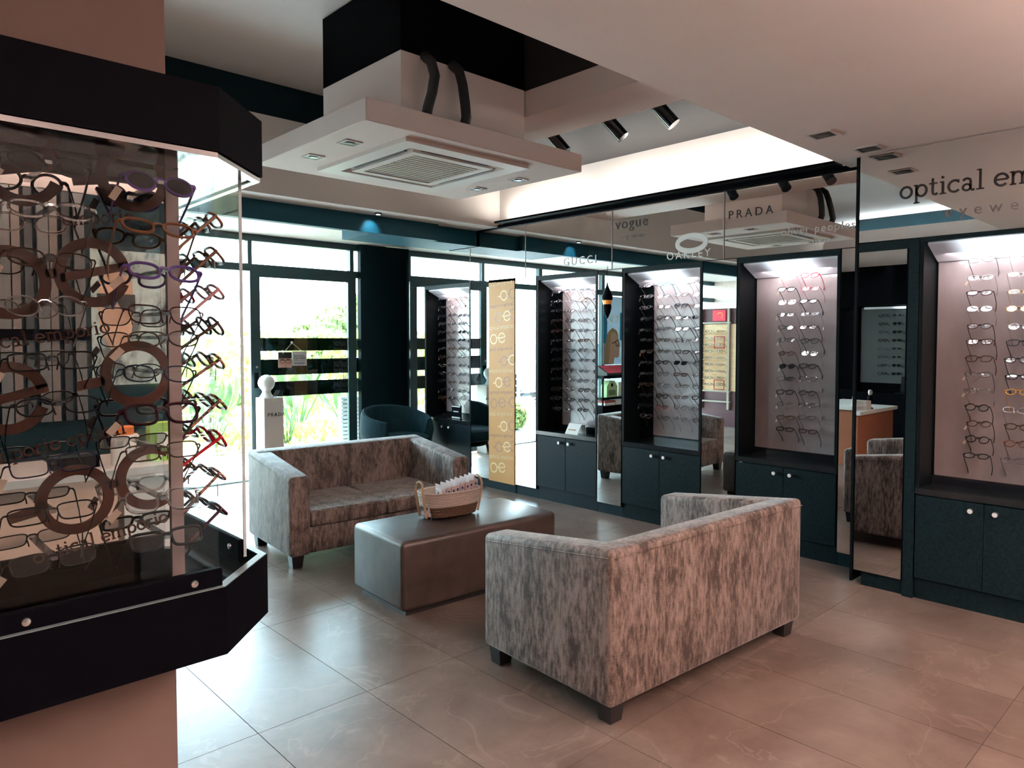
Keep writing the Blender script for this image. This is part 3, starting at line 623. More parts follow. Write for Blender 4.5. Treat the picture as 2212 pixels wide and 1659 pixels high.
# ------------------------------------------------------------------ eyeglasses
def outline(w, h, n_, k=22, skew=0.0):
    pts = []
    for i in range(k):
        q = 2 * PI * i / k; c, s = math.cos(q), math.sin(q); e = 2.0 / n_
        x = math.copysign(abs(c) ** e, c) * w / 2; z = math.copysign(abs(s) ** e, s) * h / 2
        pts.append((x * (1 + skew * z / h), z))
    return pts
STYLES = {'rectangular': (.052, .033, 4.0, .10), 'round': (.046, .043, 2.0, 0.0), 'oval': (.050, .036, 2.4, .05), 'square': (.052, .041, 3.2, .16)}
GM = {}
for st, (w, h, n_, sk) in STYLES.items():
    for thick, r in (('slim', .0014), ('thick', .0029)):
        fr = MB(); le = {}
        for sx in (-1, 1):
            cx = sx * (w / 2 + .0085)
            ol = [(cx + sx * x, -.0012 * 0 + abs(x + w / 2 * 0) * 0, z) for x, z in outline(w, h, n_, 22, sk)]
            fr.tube(ol, r, 5, close=True)
            o2 = outline(w - r, h - r, n_, 18, sk)
            L = MB(); L.add([(cx + sx * x, -.0008, z) for x, z in o2] + [(cx + sx * x, .0008, z) for x, z in o2],
                            [tuple(range(18)), tuple(range(35, 17, -1))] + [(i, 18 + i, 18 + (i + 1) % 18, (i + 1) % 18) for i in range(18)])
            le[sx] = L.mesh('lens', LENS)
            ex = cx + sx * (w / 2)
            fr.tube([(ex - sx * .002, 0, h * .22), (ex + sx * .005, .001, h * .24), (ex + sx * .0075, .006, h * .22)], r * 1.2, 5)
            if thick == 'slim': fr.tube([(sx * .008, .001, -.002), (sx * .0065, .006, -.008), (sx * .0055, .007, -.013)], .0012, 4)
        fr.tube([(-.0095, 0, h * .16), (-.004, -.0015, h * .26), (.004, -.0015, h * .26), (.0095, 0, h * .16)], r * 1.15, 5)
        te = {}
        for sx in (-1, 1):
            x = sx * (w + .0085 + .0075)
            te[sx] = MB().tube([(x, .005, h * .22), (x, .05, h * .22), (x - sx * .002, .095, h * .20), (x - sx * .005, .118, h * .08), (x - sx * .009, .138, -h * .35)], [r * 1.25, r * 1.15, r * 1.1, r * 1.4, r * 1.3], 5, flat=.7 if thick == 'slim' else .55).mesh('temple', BLACK, True)
        GM[st, thick] = (fr.mesh('frame', BLACK, True), le, te)
FC = {n: mat('frame_' + n.replace(' ', '_'), c, .35, spec=.22) for n, c in {
 'black': (.008, .008, .010), 'dark brown': (.045, .020, .012), 'brown': (.10, .035, .015), 'burgundy': (.035, .006, .012), 'navy': (.010, .014, .040), 'purple': (.10, .05, .22),
 'red': (.42, .008, .025), 'amber': (.48, .24, .03), 'grey': (.12, .11, .12), 'gold': (.55, .38, .14), 'pink': (.55, .28, .30), 'teal': (.02, .16, .18), 'tan': (.22, .10, .05)}.items()}
FC['silver'] = mat('frame_silver', (.55, .53, .54), .22, metal=.8)
FC['clear'] = clear('frame_clear', (.88, .86, .86), .25, .1, .9)
FC['tortoiseshell'] = mat('frame_tortoiseshell', (.42, .19, .12), .3, noise=((160, 160, 160), (.012, .008, .008), .45, .55, 0))
TAGM = mat('price_tag', (.66, .52, .42), .7)
tagmesh = MB().box(-.006, .006, -.0005, .0005, -.024, 0).mesh('price_tag', TAGM)
GLASSES_N = 0
def glasses(loc, facing, style, thick, color, label, group, tilt=42, dark=False, tagged=False, roll=0.0):
    global GLASSES_N
    fm, le, te = GM[style, thick]
    name = 'sunglasses' if dark else 'eyeglasses'
    r = bpy.data.objects.new(name, None); C.objects.link(r); r.empty_display_size = .03
    r.location = loc; r.rotation_mode = 'XYZ'
    r.rotation_euler = (Matrix.Rotation(facing, 3, 'Z') @ Matrix.Rotation(-math.radians(tilt), 3, 'X') @ Matrix.Rotation(roll, 3, 'Y')).to_euler()
    r['label'] = label; r['category'] = 'sunglasses' if dark else 'eyeglasses'; r['group'] = group
    m = FC[color]
    def ch(nm, me, mm=None):
        o = bpy.data.objects.new(nm, me); C.objects.link(o); o.parent = r
        if mm: o.material_slots[0].link = 'OBJECT'; o.material_slots[0].material = mm
        return o
    ch('frame', fm, m)
    for sx in (-1, 1): ch('lens', le[sx], SUNL if dark else LENS); ch('temple', te[sx], m)
    if tagged:
        o = ch('price_tag', tagmesh); w = STYLES[style][0]; o.location = (-w - .016, .02, -.004); o.rotation_euler = (.9, .3 + random.random() * .6, .2)
    GLASSES_N += 1
    return r
ORD = ['top', 'second', 'third', 'fourth', 'fifth', 'sixth', 'seventh', 'eighth', 'ninth', 'tenth', 'eleventh', 'twelfth', 'bottom']
PEG = clear('acrylic_peg', (.95, .95, .95), .15, .05, .8)
rng = random.Random(5)
palette = ['black', 'black', 'black', 'dark brown', 'navy', 'grey', 'silver', 'brown', 'clear']
special = {(2, 7, 1): ('black', 'square', True), (2, 2, 1): ('black', 'square', True), (2, 3, 2): ('black', 'square', True), (2, 11, 0): ('red', 'round', False), (2, 0, 0): ('teal', 'round', False), (2, 1, 1): ('brown', 'square', False), (2, 12, 0): ('black', 'round', False),
 (3, 7, 0): ('black', 'round', True), (3, 0, 0): ('pink', 'round', False), (3, 0, 1): ('red', 'square', False), (3, 1, 1): ('red', 'oval', False), (3, 8, 1): ('clear', 'square', False), (3, 10, 1): ('clear', 'rectangular', False), (3, 6, 1): ('clear', 'round', False),
 (4, 0, 0): ('grey', 'oval', False), (4, 0, 1): ('silver', 'round', False), (4, 1, 0): ('silver', 'oval', False), (4, 1, 1): ('silver', 'oval', False), (4, 2, 0): ('burgundy', 'oval', False), (4, 2, 1): ('gold', 'oval', False), (4, 3, 0): ('silver', 'oval', False), (4, 3, 1): ('gold', 'round', False),
 (4, 4, 0): ('dark brown', 'round', False), (4, 4, 1): ('clear', 'round', False), (4, 5, 0): ('dark brown', 'square', False), (4, 5, 1): ('black', 'square', False), (4, 6, 0): ('dark brown', 'square', False), (4, 6, 1): ('black', 'round', False), (4, 7, 0): ('grey', 'oval', False), (4, 7, 1): ('black', 'oval', False),
 (4, 8, 0): ('clear', 'oval', False), (4, 8, 1): ('amber', 'round', False), (4, 9, 0): ('black', 'round', False), (4, 9, 1): ('silver', 'oval', False), (4, 10, 0): ('dark brown', 'round', False), (4, 10, 1): ('dark brown', 'oval', False), (4, 11, 0): ('black', 'round', False), (4, 11, 1): ('brown', 'round', False), (4, 12, 0): ('black', 'oval', False), (4, 12, 1): ('grey', 'oval', False),
 (0, 0, 1): ('burgundy', 'square', True), (0, 1, 1): ('burgundy', 'square', True), (0, 2, 1): ('navy', 'square', True), (0, 4, 1): ('black', 'round', True), (0, 5, 1): ('black', 'oval', True), (1, 0, 0): ('burgundy', 'square', True), (1, 0, 1): ('navy', 'square', True), (0, 7, 0): ('burgundy', 'oval', False), (0, 9, 0): ('brown', 'round', False)}
pegm = MB().box(-.006, .095, -.005, .005, -.003, .003).mesh('peg', PEG)
for ci, (a, b, X, lab, short, cols, _) in enumerate(CASES):
    cab_t = case_objs[ci][0]
    names = ['dark-backed', 'second', 'third', 'fourth'] if len(cols) == 4 else ['window-side', 'near']
    for ri in range(13):
        z = 1.955 - ri * (1.955 - .861) / 12
        if ci == 4: z -= .012
        for k, y in enumerate(cols):
            color = rng.choice(palette); st = rng.choice(list(STYLES)); dark = False
            ks = k - 1 if len(cols) == 4 else k
            if (ci, ri, ks) in special: color, st, dark = special[ci, ri, ks]
            thick = 'slim' if color in ('silver', 'grey', 'gold', 'navy') or rng.random() < .35 else 'thick'
            if ci == 4 and color not in ('silver', 'gold'): thick = 'thick'
            yy_ = y + rng.uniform(-.008, .008); zz = z + rng.uniform(-.006, .006)
            lb = f"{color} {st} {'sunglasses' if dark else 'eyeglasses'}, {ORD[ri]} row, {names[k]} column of the {short}"
            glasses((X + .132, yy_, zz), -PI / 2, st, thick, color, lb, f'eyeglasses in the {short}', 44 + rng.uniform(-7, 5), dark, tagged=(k == 0 and rng.random() < .5), roll=rng.uniform(-.05, .05))
            obj('peg', pegm, cab_t, loc=Vector((X + .138, yy_, zz + .004)) - cab_t.location)

# small cards on the counters
cd = thing('brand_plaque', 'black easel plaque with a white band on the counter nearest the armchair', 'plaque', (4.90, 6.05, .65))
MB().box(-.01, .01, -.075, .075, 0, .145, .002, 1).build('plate', BLACKG, cd)
MB().box(-.0125, -.0095, -.07, .07, .128, .140).box(-.0125, -.0095, -.07, .07, .006, .022).box(-.0125, -.0095, -.04, .045, .075, .085).build('white_print', WHITE, cd)
MB().box(-.02, .03, -.08, .08, -.0, .004).build('foot', BLACKG, cd)
cd = thing('tent_card', 'folded white tent card on the counter by the gold panel', 'card', (4.88, 4.34, .65))
MB().add([(-.04, -.075, 0), (-.04, .075, 0), (.02, .075, .092), (.02, -.075, .092), (-.037, -.075, 0), (-.037, .075, 0), (.021, .075, .088), (.021, -.075, .088)], [(0, 1, 2, 3), (7, 6, 5, 4), (0, 4, 5, 1), (1, 5, 6, 2), (2, 6, 7, 3), (3, 7, 4, 0)]).build('front_leaf', WHITE, cd)
MB().box(.02, .075, -.12, .075, .088, .091).build('top_leaf', WHITE, cd); MB().box(.066, .069, -.075, .075, 0, .09).build('back_leaf', WHITE, cd)
font_mesh('lettering', 'carrera', .032, mat('card_orange', (.55, .30, .12), .5), cd, (-.022, .055, .032), (math.radians(57), 0, -PI / 2), None, .0006)
cd = thing('paper_slip', 'tiny white slip lying in the door gap of the case behind the near sofa', 'paper', (XM - .003, 2.655, .610)); MB().box(-.004, .004, -.012, .012, -.001, .001).build('slip', WHITE, cd)

# ------------------------------------------------------------------ sofas
def sofa(loc, rz, label, buttons):
    t = thing('sofa', label, 'sofa', loc, rz, 'velvet two-seater sofas')
    # local: front faces -Y, width along X (1.36), depth 0 (front) .. 0.80 (back)
    Wd, D, zb = 1.43, .80, .085
    bk = MB().hull([(.02, .64, zb), (Wd - .02, .64, zb), (Wd - .02, D, zb), (.02, D, zb), (.02, .66, .69), (Wd - .02, .66, .69), (Wd - .02, D, .70), (.02, D, .70)],
                   [(3, 2, 1, 0), (4, 5, 6, 7), (0, 1, 5, 4), (1, 2, 6, 5), (2, 3, 7, 6), (3, 0, 4, 7)], .022, 3).build('back', FABRIC, t, True)
    for sx in (0, 1):
        x0, x1 = (0, .145) if sx == 0 else (Wd - .145, Wd)
        MB().hull([(x0, 0, zb - .005), (x1, 0, zb - .005), (x1, .795, zb - .005), (x0, .795, zb - .005), (x0, 0, .605), (x1, 0, .605), (x1, .795, .702), (x0, .795, .702)],
                  [(3, 2, 1, 0), (4, 5, 6, 7), (0, 1, 5, 4), (1, 2, 6, 5), (2, 3, 7, 6), (3, 0, 4, 7)], .026, 4).build('arm', FABRIC, t, True)
        xs = x0 if sx == 0 else x1
        sgn = -1 if sx == 0 else 1
        MB().tube([(xs + sgn * .001, .02, .575), (xs + sgn * .001, .4, .622), (xs + sgn * .001, .775, .668)], .0026, 5).build('arm_piping', FABRIC, t)
    MB().tube([(.02, D + .001, .668), (Wd / 2, D + .001, .668), (Wd - .02, D + .001, .668)], .0035, 5).build('back_piping', FABRIC, t)
    MB().box(.14, Wd - .14, .02, .70, zb, .262, .012, 2).build('seat_base', FABRIC, t, True)
    for k in range(2):
        xa = .147 + k * (Wd - .294) / 2; xb = xa + (Wd - .294) / 2 - .003
        n = 7; mb = MB(); mb.box(xa, xb, -.005, .648, .264, .372, .024, 4); 
        mb.v = [(x, y, z + (.014 * math.sin(PI * max(0, min(1, (x - xa) / (xb - xa)))) * math.sin(PI * max(0, min(1, y / .65))) if z > .33 else 0)) for x, y, z in mb.v]
        cu = mb.build('seat_cushion', FABRIC, t, True)
        MB().tube([(xa + .02, -.006, .356), (xb - .02, -.006, .356)], .003, 5).build('cushion_piping', FABRIC, cu)
    for (x, y) in ((.06, .06), (Wd - .06, .06), (.07, .73), (Wd - .07, .73)):
        MB().hull([(x - .033, y - .033, 0), (x + .033, y - .033, 0), (x + .033, y + .033, 0), (x - .033, y + .033, 0), (x - .042, y - .042, .084), (x + .042, y - .042, .084), (x + .042, y + .042, .084), (x - .042, y + .042, .084)],
                  [(3, 2, 1, 0), (4, 5, 6, 7), (0, 1, 5, 4), (1, 2, 6, 5), (2, 3, 7, 6), (3, 0, 4, 7)], .003, 1).build('leg', LEGW, t)
    if buttons:
        for j, z in enumerate((.615, .50)):
            for i in range(4 - j):
                x = .315 + j * .133 + i * .266
                y = .64 + .02 * (z - .085) / .6 - .001
                MB().lathe([(.0, .007), (.006, .006), (.011, .002), (.012, 0)][::-1], 12).xform(Matrix.Translation((x, y, z)) @ Matrix.Rotation(PI / 2, 4, 'X')).build('button', FABRIC, bk, True)
    return t
sofa((2.13, 4.345, 0), math.radians(-4.5), 'crushed velvet two-seater sofa facing the ottoman with its buttoned back towards the door', True)
_r = math.radians(-3.5)
_bx, _by = 3.555, 1.61   # rear corner nearest the cabinets
_o = Vector((_bx, _by, 0)) - Matrix.Rotation(PI + _r, 3, 'Z') @ Vector((0, .80, 0))
sofa(_o, PI + _r, 'crushed velvet two-seater sofa seen from behind, nearest the projecting cabinet', True)

# ottoman
ot = thing('ottoman', 'long brown leather ottoman bench between the two sofas', 'ottoman', (2.19, 3.165, 0), math.radians(-3.5))
m_ = MB().box(0, 1.13, 0, .57, .03, .415, .03, 4)
m_.v = [(x, y, z + (.012 * math.sin(PI * min(1, max(0, x / 1.13))) * math.sin(PI * min(1, max(0, y / .57))) if z > .36 else 0)) for x, y, z in m_.v]
bd = m_.build('body', LEATHER, ot, True)
MB().tube([(.01, .012, .388), (1.12, .012, .388), (1.12, .558, .388), (.01, .558, .388)], .003, 5, close=True).xform(Matrix.Translation((0, 0, 0))).build('seam', LEATHER, ot)
for x, y in ((.012, .012), (1.118, .012), (1.118, .558), (.012, .558)): MB().tube([(x, y, .06), (x, y, .385)], .003, 5).build('seam', LEATHER, ot)
MB().box(.04, 1.09, .04, .53, 0, .035).build('base', LEGW, ot)

# basket
CREAMW = mat('cream_rope', (.70, .58, .50), .75, noise=((60, 60, 200), (.60, .48, .41), .35, .65, .3))
BRW = mat('brown_seagrass', (.125, .068, .040), .7, noise=((90, 90, 160), (.05, .026, .016), .35, .65, .5))
HAN = mat('tan_handle', (.62, .42, .28), .6, noise=((30, 30, 30), (.55, .36, .23), .35, .65, 0))
bk = thing('basket', 'oval woven basket with cream upper and brown lower band on the ottoman', 'basket', (2.765, 3.49, .428), math.radians(-8))
def coil(mb, z0, z1, n, a0, a1, wallin=.008):
    prof = []
    for i in range(n):
        q = i / (n - 1) if n > 1 else 0; r = a0 + (a1 - a0) * q; z = z0 + (z1 - z0) * (i + .5) / n; h = (z1 - z0) / n
        prof += [(r - .002, z - h * .5), (r + .0025, z - h * .2), (r + .0025, z + h * .2), (r - .002, z + h * .5)]
    prof += [(a1 - wallin, z1), (a0 - wallin, z0 + .004)]
    mb.lathe(prof, 36, sx=1.0, sy=.56, pw=2.8)
lo_, up_ = MB(), MB()
coil(lo_, .0, .062, 7, .172, .186); coil(up_, .062, .145, 8, .187, .20)
lo_.build('lower_weave', BRW, bk, True); up_.build('upper_weave', CREAMW, bk, True)
MB().lathe([(.17, .002), (.17, .008)], 36, sx=1, sy=.56, pw=2.8).build('bottom', BRW, bk)
rim = [(.199 * math.copysign(abs(math.cos(q)) ** (2 / 2.8), math.cos(q)), .199 * .56 * math.copysign(abs(math.sin(q)) ** (2 / 2.8), math.sin(q)), .147) for q in [2 * PI * k / 40 for k in range(40)]]
MB().tube(rim, .0065, 6, close=True).build('rim', CREAMW, bk, True)
for sx in (-1, 1):
    hp = [(sx * .182, -.042, .0), (sx * .198, -.043, .07), (sx * .209, -.045, .14), (sx * .211, -.045, .175), (sx * .206, -.034, .205), (sx * .203, 0, .218), (sx * .206, .034, .205), (sx * .211, .045, .175), (sx * .209, .045, .14), (sx * .198, .043, .07), (sx * .182, .042, .0)]
    MB().tube(hp, .0085, 8, flat=.6).build('handle', HAN, bk, True)
CART = mat('carton_pink_white', (.66, .52, .51), .55); BLUE = mat('carton_blue', (.010, .02, .12), .4); INK = mat('carton_ink', (.30, .20, .21), .6)
Mb = bk.matrix_basis if False else (Matrix.Translation(bk.location) @ Matrix.Rotation(math.radians(-8), 4, 'Z'))
ordl = ['leftmost', 'second', 'third', 'fourth', 'fifth', 'sixth', 'seventh', 'last']
def carton(M, label, w=.030, d=.078, h=.128, tab=True, face=False):
    p = M.to_translation()
    t = thing('carton', label, 'box', p, 0, 'small cartons in the basket'); t.rotation_euler = M.to_euler()
    MB().box(-w / 2, w / 2, -d / 2, d / 2, 0, h, .0012, 1).build('box', CART, t)
    if tab: MB().box(-w / 2 + .001, -w / 2 + .0022, -d / 2 + .003, d / 2 - .003, h - .001, h + .030).build('hang_tab', CART, t)
    MB().box(-.006, .006, -d / 2 - .0008, -d / 2 + .0002, h - .034, h - .020).build('blue_square', BLUE, t)
    ink = MB()
    for k in range(5): ink.box(-.004, .004, -d / 2 - .0007, -d / 2 + .0002, h - .052 - k * .012, h - .046 - k * .012)
    ink.build('print', INK, t)
    if face:
        MB().box(-w / 2 - .0008, -w / 2 + .0002, -.008, .010, h - .045, h - .020).build('blue_square', BLUE, t)
for k in range(8):
    x = -.062 + k * .0305
    M = Mb @ Matrix.Translation((x, -.012 + .004 * math.sin(k * 2.1), .012 + .0025 * k)) @ Matrix.Rotation(math.radians(-1 + k * .9 if k else -3), 4, 'Y') @ Matrix.Rotation(math.radians(3 * math.sin(k * 1.7)), 4, 'Z')
    carton(M, f'white and pink upright carton in the basket, {ordl[k]} of the row from the lying carton', face=(k == 0), h=.150 + .003 * k)
M = Mb @ Matrix.Translation((-.155, -.03, .085)) @ Matrix.Rotation(math.radians(90), 4, 'Y') @ Matrix.Rotation(math.radians(8), 4, 'Z')
carton(M, 'white and pink carton lying flat at the handle end of the basket', w=.032, d=.072, h=.075, tab=False)
M = Mb @ Matrix.Translation((-.165, -.02, .010)) @ Matrix.Rotation(math.radians(4), 4, 'Z')
carton(M, 'white and pink carton standing low under the lying one in the basket', w=.03, d=.08, h=.055, tab=False)

# armchair
ch = thing('armchair', 'teal velvet tub armchair in front of the dark pilaster', 'armchair', (4.34, 6.36, 0), math.radians(4))
sh = MB(); n = 28; ring_o, ring_i = [], []
prof = []
for i in range(n + 1):
    a = math.radians(-38 + (256) * i / n)     # from right front round the back to left front
    s = abs(i - n / 2) / (n / 2)
    top = .80 - .21 * (s ** 2.2) if s < .62 else .80 - .21 * (.62 ** 2.2) - (s - .62) * .16
    rx, ry = .375, .33
    x, y = rx * math.cos(a), ry * math.sin(a)
    prof.append((x, y, top))
vs = []; fs = []; L = 8
for (x, y, top) in prof:
    sec = [(1.0, .32), (1.06, .40), (1.09, .55), (1.06, top - .05), (1.02, top - .01), (.97, top), (.90, top - .015), (.86, top - .06), (.82, .52), (.80, .40), (.80, .34)]
    L = len(sec)
    flare = lambda k, z: (k - (.10 * max(0, (.55 - z)) / .25 if z < .55 else 0))
    for k, z in sec: vs.append((x * flare(k, z), y * flare(k, z), z))
for i in range(n):
    for k in range(L): fs.append((i * L + k, i * L + (k + 1) % L, (i + 1) * L + (k + 1) % L, (i + 1) * L + k))
fs += [tuple(range(L)), tuple(range(n * L, n * L + L))[::-1]]
sh.add(vs, fs).build('shell', VELVET, ch, True)
MB().lathe([(.0, .36), (.26, .36), (.30, .38), (.315, .43), (.305, .475), (.27, .50), (.15, .51), (0, .512)], 32, sx=1.0, sy=.95, cy=-.03, pw=2.6).build('seat_cushion', VELVET, ch, True)
MB().lathe([(.22, .30), (.25, .33), (.25, .37)], 24).build('seat_base', BLACK, ch)
for x, y in ((-.20, -.2), (.20, -.2), (-.18, .18), (.18, .18)): MB().tube([(x * .8, y * .8, .33), (x * 1.15, y * 1.15, 0)], [.018, .011], 10).build('leg', LEGW, ch)

# ------------------------------------------------------------------ near kiosk on the pillar
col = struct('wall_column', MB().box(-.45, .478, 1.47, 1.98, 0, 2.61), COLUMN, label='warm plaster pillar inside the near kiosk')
kk = thing('display_kiosk', 'black octagonal eyeglass kiosk with clear shields built around the near pillar', 'kiosk', (.03, 1.66, .93)); f = kk.location
def octo(x0, x1, y0, y1, c): return [(x0 + c, y0), (x1 - c, y0), (x1, y0 + c), (x1, y1 - c), (x1 - c, y1), (x0 + c, y1), (x0, y1 - c), (x0, y0 + c)]
OX0, OX1, OY0, OY1 = -.59, .649, 1.286, 2.165
def octring(mb, a, b, z0, z1):
    n = len(a)
    mb.add([(x, y, z0) for x, y in a] + [(x, y, z0) for x, y in b] + [(x, y, z1) for x, y in a] + [(x, y, z1) for x, y in b],
           [q for i in range(n) for j in [(i + 1) % n] for q in ((i, j, n + j, n + i)[::-1], (2 * n + i, 2 * n + j, 3 * n + j, 3 * n + i), (i, j, 2 * n + j, 2 * n + i), (n + i, 3 * n + i, 3 * n + j, n + j))]); return mb
outer = octo(OX0, OX1, OY0, OY1, .142); inner = octo(OX0 + .018, OX1 - .018, OY0 + .018, OY1 - .018, .135); hole = [(-.46, 1.46)] * 1
pil_r = octo(-.45, .478, 1.47, 1.98, .001)
octring(MB(), outer, inner, .932, 1.055).build('tray_wall', BLACK, kk, off=f)
octring(MB(), inner, pil_r, .94, 1.015).build('tray_floor', TRAYIN, kk, off=f)
octring(MB(), octo(OX0 + .002, OX1 - .002, OY0 + .002, OY1 - .002, .141), octo(OX0 + .016, OX1 - .016, OY0 + .016, OY1 - .016, .136), 1.055, 1.0565).build('tray_edge_highlight', mat('tray_edge_highlight', (.24, .31, .34), .2), kk, off=f)  # pale cyan strip paints in the highlight along the tray rim
octring(MB(), outer, pil_r, 1.832, 1.945).build('canopy', BLACK, kk, off=f)
octring(MB(), octo(OX0 + .02, OX1 - .02, OY0 + .02, OY1 - .02, .135), octo(-.42, .49, 1.44, 2.0, .001), 1.826, 1.832).build('canopy_soffit', BLACKG, kk, off=f)
octring(MB(), octo(OX0 + .004, OX1 - .004, OY0 + .004, OY1 - .004, .14), octo(OX0 + .018, OX1 - .018, OY0 + .018, OY1 - .018, .136), 1.822, 1.832).build('canopy_lip', BLACKG, kk, off=f)
mp_ = MB().box(-.43, .470, 1.461, 1.469, 1.016, 1.826).build('mirror_panel', MIRROR2, kk, off=f)
MB().box(.470, .493, 1.455, 1.485, 1.016, 1.826).build('corner_trim', mat('corner_trim', (.30, .23, .23), .35), kk, off=f)
MB().box(.480, .486, 1.486, 1.96, 1.016, 1.826).build('side_panel', MIRROR2, kk, off=f)
KU, KV, KNn = (1, 0, 0), (0, 0, 1), (0, -1, 0); yp = 1.4605; cl = lambda x: (-.42 - x, .470 - x)
R_ = .062
for (x, z, what) in ((.310, 1.216, 'oe'), (.415, 1.437, 'o'), (.087, 1.378, 'oe'), (.219, 1.597, 'oe'), (.415, 1.80, 'o'), (.115, 1.765, 'oe'), (.01, 1.17, 'oe')):
    pprint('logo_print', BROWN, lambda q: logo_oe(q, R_, (x, yp, z), KU, KV, KNn, .19, .29, .0015, cl(x), what, 2.07), mp_, None if False else f)
for (x, z, tx) in ((.245, 1.112, 'optical emporio'), (.03, 1.09, 'io'), (.19, 1.292, 'mporio optical'), (.185, 1.482, 'tical emporio'), (.30, 1.70, 'emporio')):
    pprint('lettering', BROWN, lambda q: slab_text(q, tx, .0165, (x, yp, z), KU, KV, KNn, .17, .0015, cl(x)), mp_, f)
MB().box(-.42, .505, 1.312, 1.317, 1.05, 1.83).build('front_shield', ACRYL, kk, off=f)
rl = MB().box(-.44, .505, 1.297, 1.311, 1.052, 1.088, .002, 1).build('front_rail', BLACK, kk, off=f)
for x in (.205, .455): MB().lathe([(.0, .004), (.006, .003), (.007, 0)][::-1], 12).xform(Matrix.Translation((x, 1.297, 1.070)) @ Matrix.Rotation(PI / 2, 4, 'X')).build('screw', KNOB, rl, True, off=f)
sh_ = MB().box(.612, .617, 1.46, 1.95, 1.05, 1.83).build('side_shield', ACRYL, kk, off=f)
MB().box(.6115, .6175, 1.4575, 1.46, 1.05, 1.83).build('shield_edge', ACREDGE, sh_, off=f)
sr = MB().box(.600, .611, 1.455, 1.96, 1.040, 1.088, .002, 1).build('side_rail', BLACK, kk, off=f)
for y in (1.50, 1.90): MB().lathe([(.0, .004), (.006, .003), (.007, 0)][::-1], 12).xform(Matrix.Translation((.600, y, 1.066)) @ Matrix.Rotation(-PI / 2, 4, 'Y')).build('screw', KNOB, sr, True, off=f)
front1 = [(1.778, 'purple', 'round', 1, 1), (1.700, 'tan', 'oval', 1, 0), (1.622, 'purple', 'oval', 1, 0), (1.545, 'burgundy', 'square', 0, 0), (1.502, 'dark brown', 'oval', 0, 0), (1.440, 'navy', 'oval', 0, 0), (1.368, 'burgundy', 'square', 1, 0), (1.300, 'dark brown', 'rectangular', 0, 0), (1.212, 'clear', 'square', 1, 0), (1.140, 'black', 'rectangular', 1, 0)]
front2 = [(1.785, 'black', 'round', 1, 0), (1.712, 'clear', 'oval', 1, 0), (1.632, 'dark brown', 'oval', 0, 0), (1.556, 'silver', 'round', 0, 0), (1.466, 'black', 'rectangular', 0, 0), (1.392, 'black', 'oval', 0, 0), (1.296, 'navy', 'rectangular', 0, 0), (1.216, 'black', 'rectangular', 0, 0), (1.138, 'black', 'rectangular', 0, 0)]
OR2 = ['top', 'second', 'third', 'fourth', 'fifth', 'sixth', 'seventh', 'eighth', 'ninth', 'bottom']
kpeg = MB().box(-.005, .005, -.004, .095, -.003, .003).mesh('peg', PEG)
for nm, lst, x in (('edge', front1, .432), ('inner', front2, .262)):
    for i, (z, c, st, th, dk) in enumerate(lst):
        lb = f"{c} {st} {'sunglasses' if dk else 'eyeglasses'}, {OR2[i] if i < len(lst) - 1 else 'bottom'} row, {nm} column, kiosk front"
        xx = x + rng.uniform(-.008, .008)
        glasses((xx, 1.372, z), 0, st, 'thick' if th else 'slim', c, lb, 'eyeglasses on the kiosk front', 40 + rng.uniform(-6, 6), bool(dk), tagged=(i % 2 == 0), roll=rng.uniform(-.07, .07))
        obj('peg', kpeg, kk, loc=Vector((xx, 1.372, z + .003)) - f)
side = [(1.745, 'tan', 'oval'), (1.672, 'brown', 'square'), (1.60, 'pink', 'oval'), (1.53, 'dark brown', 'round'), (1.458, 'tortoiseshell', 'oval'), (1.372, 'tortoiseshell', 'square'), (1.298, 'red', 'square'), (1.222, 'tortoiseshell', 'oval'), (1.150, 'burgundy', 'rectangular')]
side2 = [(1.745, 'silver', 'oval'), (1.672, 'navy', 'square'), (1.60, 'red', 'oval'), (1.53, 'black', 'round'), (1.458, 'grey', 'oval'), (1.372, 'tortoiseshell', 'square'), (1.298, 'black', 'square'), (1.222, 'brown', 'oval'), (1.150, 'dark brown', 'rectangular')]
for nm, lst, y in (('near', side, 1.535), ('far', side2, 1.70)):
    for i, (z, c, st) in enumerate(lst):
        lb = f"{c} {st} eyeglasses, {OR2[i] if i < 8 else 'bottom'} row, {nm} column, kiosk side facing the room"
        glasses((.578, y, z), PI / 2, st, 'thick', c, lb, 'eyeglasses on the kiosk side', 38 + rng.uniform(-5, 6), False, tagged=(i % 3 == 1), roll=rng.uniform(-.06, .06))
        obj('peg', pegm, kk, loc=Vector((.578, y, z + .003)) - f, rot=(0, 0, PI))

# ------------------------------------------------------------------ across the room (seen in the mirrors)
tw = thing('trolley', 'black display trolley with open shelf on castors by the window', 'trolley', (.4, 7.2, 0)); f = tw.location
B = lambda name, m, *b: MB().box(*b).build(name, m, tw, off=f)
B('cabinet', BLACK, -.2, 1.0, 7.09, 7.33, .07, .48); B('lower_shelf', BLACKG, -.2, 1.0, 7.09, 7.33, .575, .61)
B('top_shelf', BLACKG, -.2, 1.0, 7.08, 7.33, .905, .95)
for x in (-.19, .97): B('post', BLACK, x, x + .02, 7.30, 7.33, .48, .905)
B('post', BLACK, .98, 1.0, 7.09, 7.11, .48, .905)
for x in (-.1, .85): MB().lathe([(.03, 0), (.03, .06), (.02, .07)], 12, cx=x, cy=7.13).build('castor', KNOB, tw, True, off=f)
rt_ = thing('display_tray', 'sloping red compartment tray on the black trolley', 'tray', (.4, 7.2, .95)); f = rt_.location
RED = mat('red_felt', (.42, .01, .03), .7); TB = mat('tray_black', (.01, .01, .012), .4)
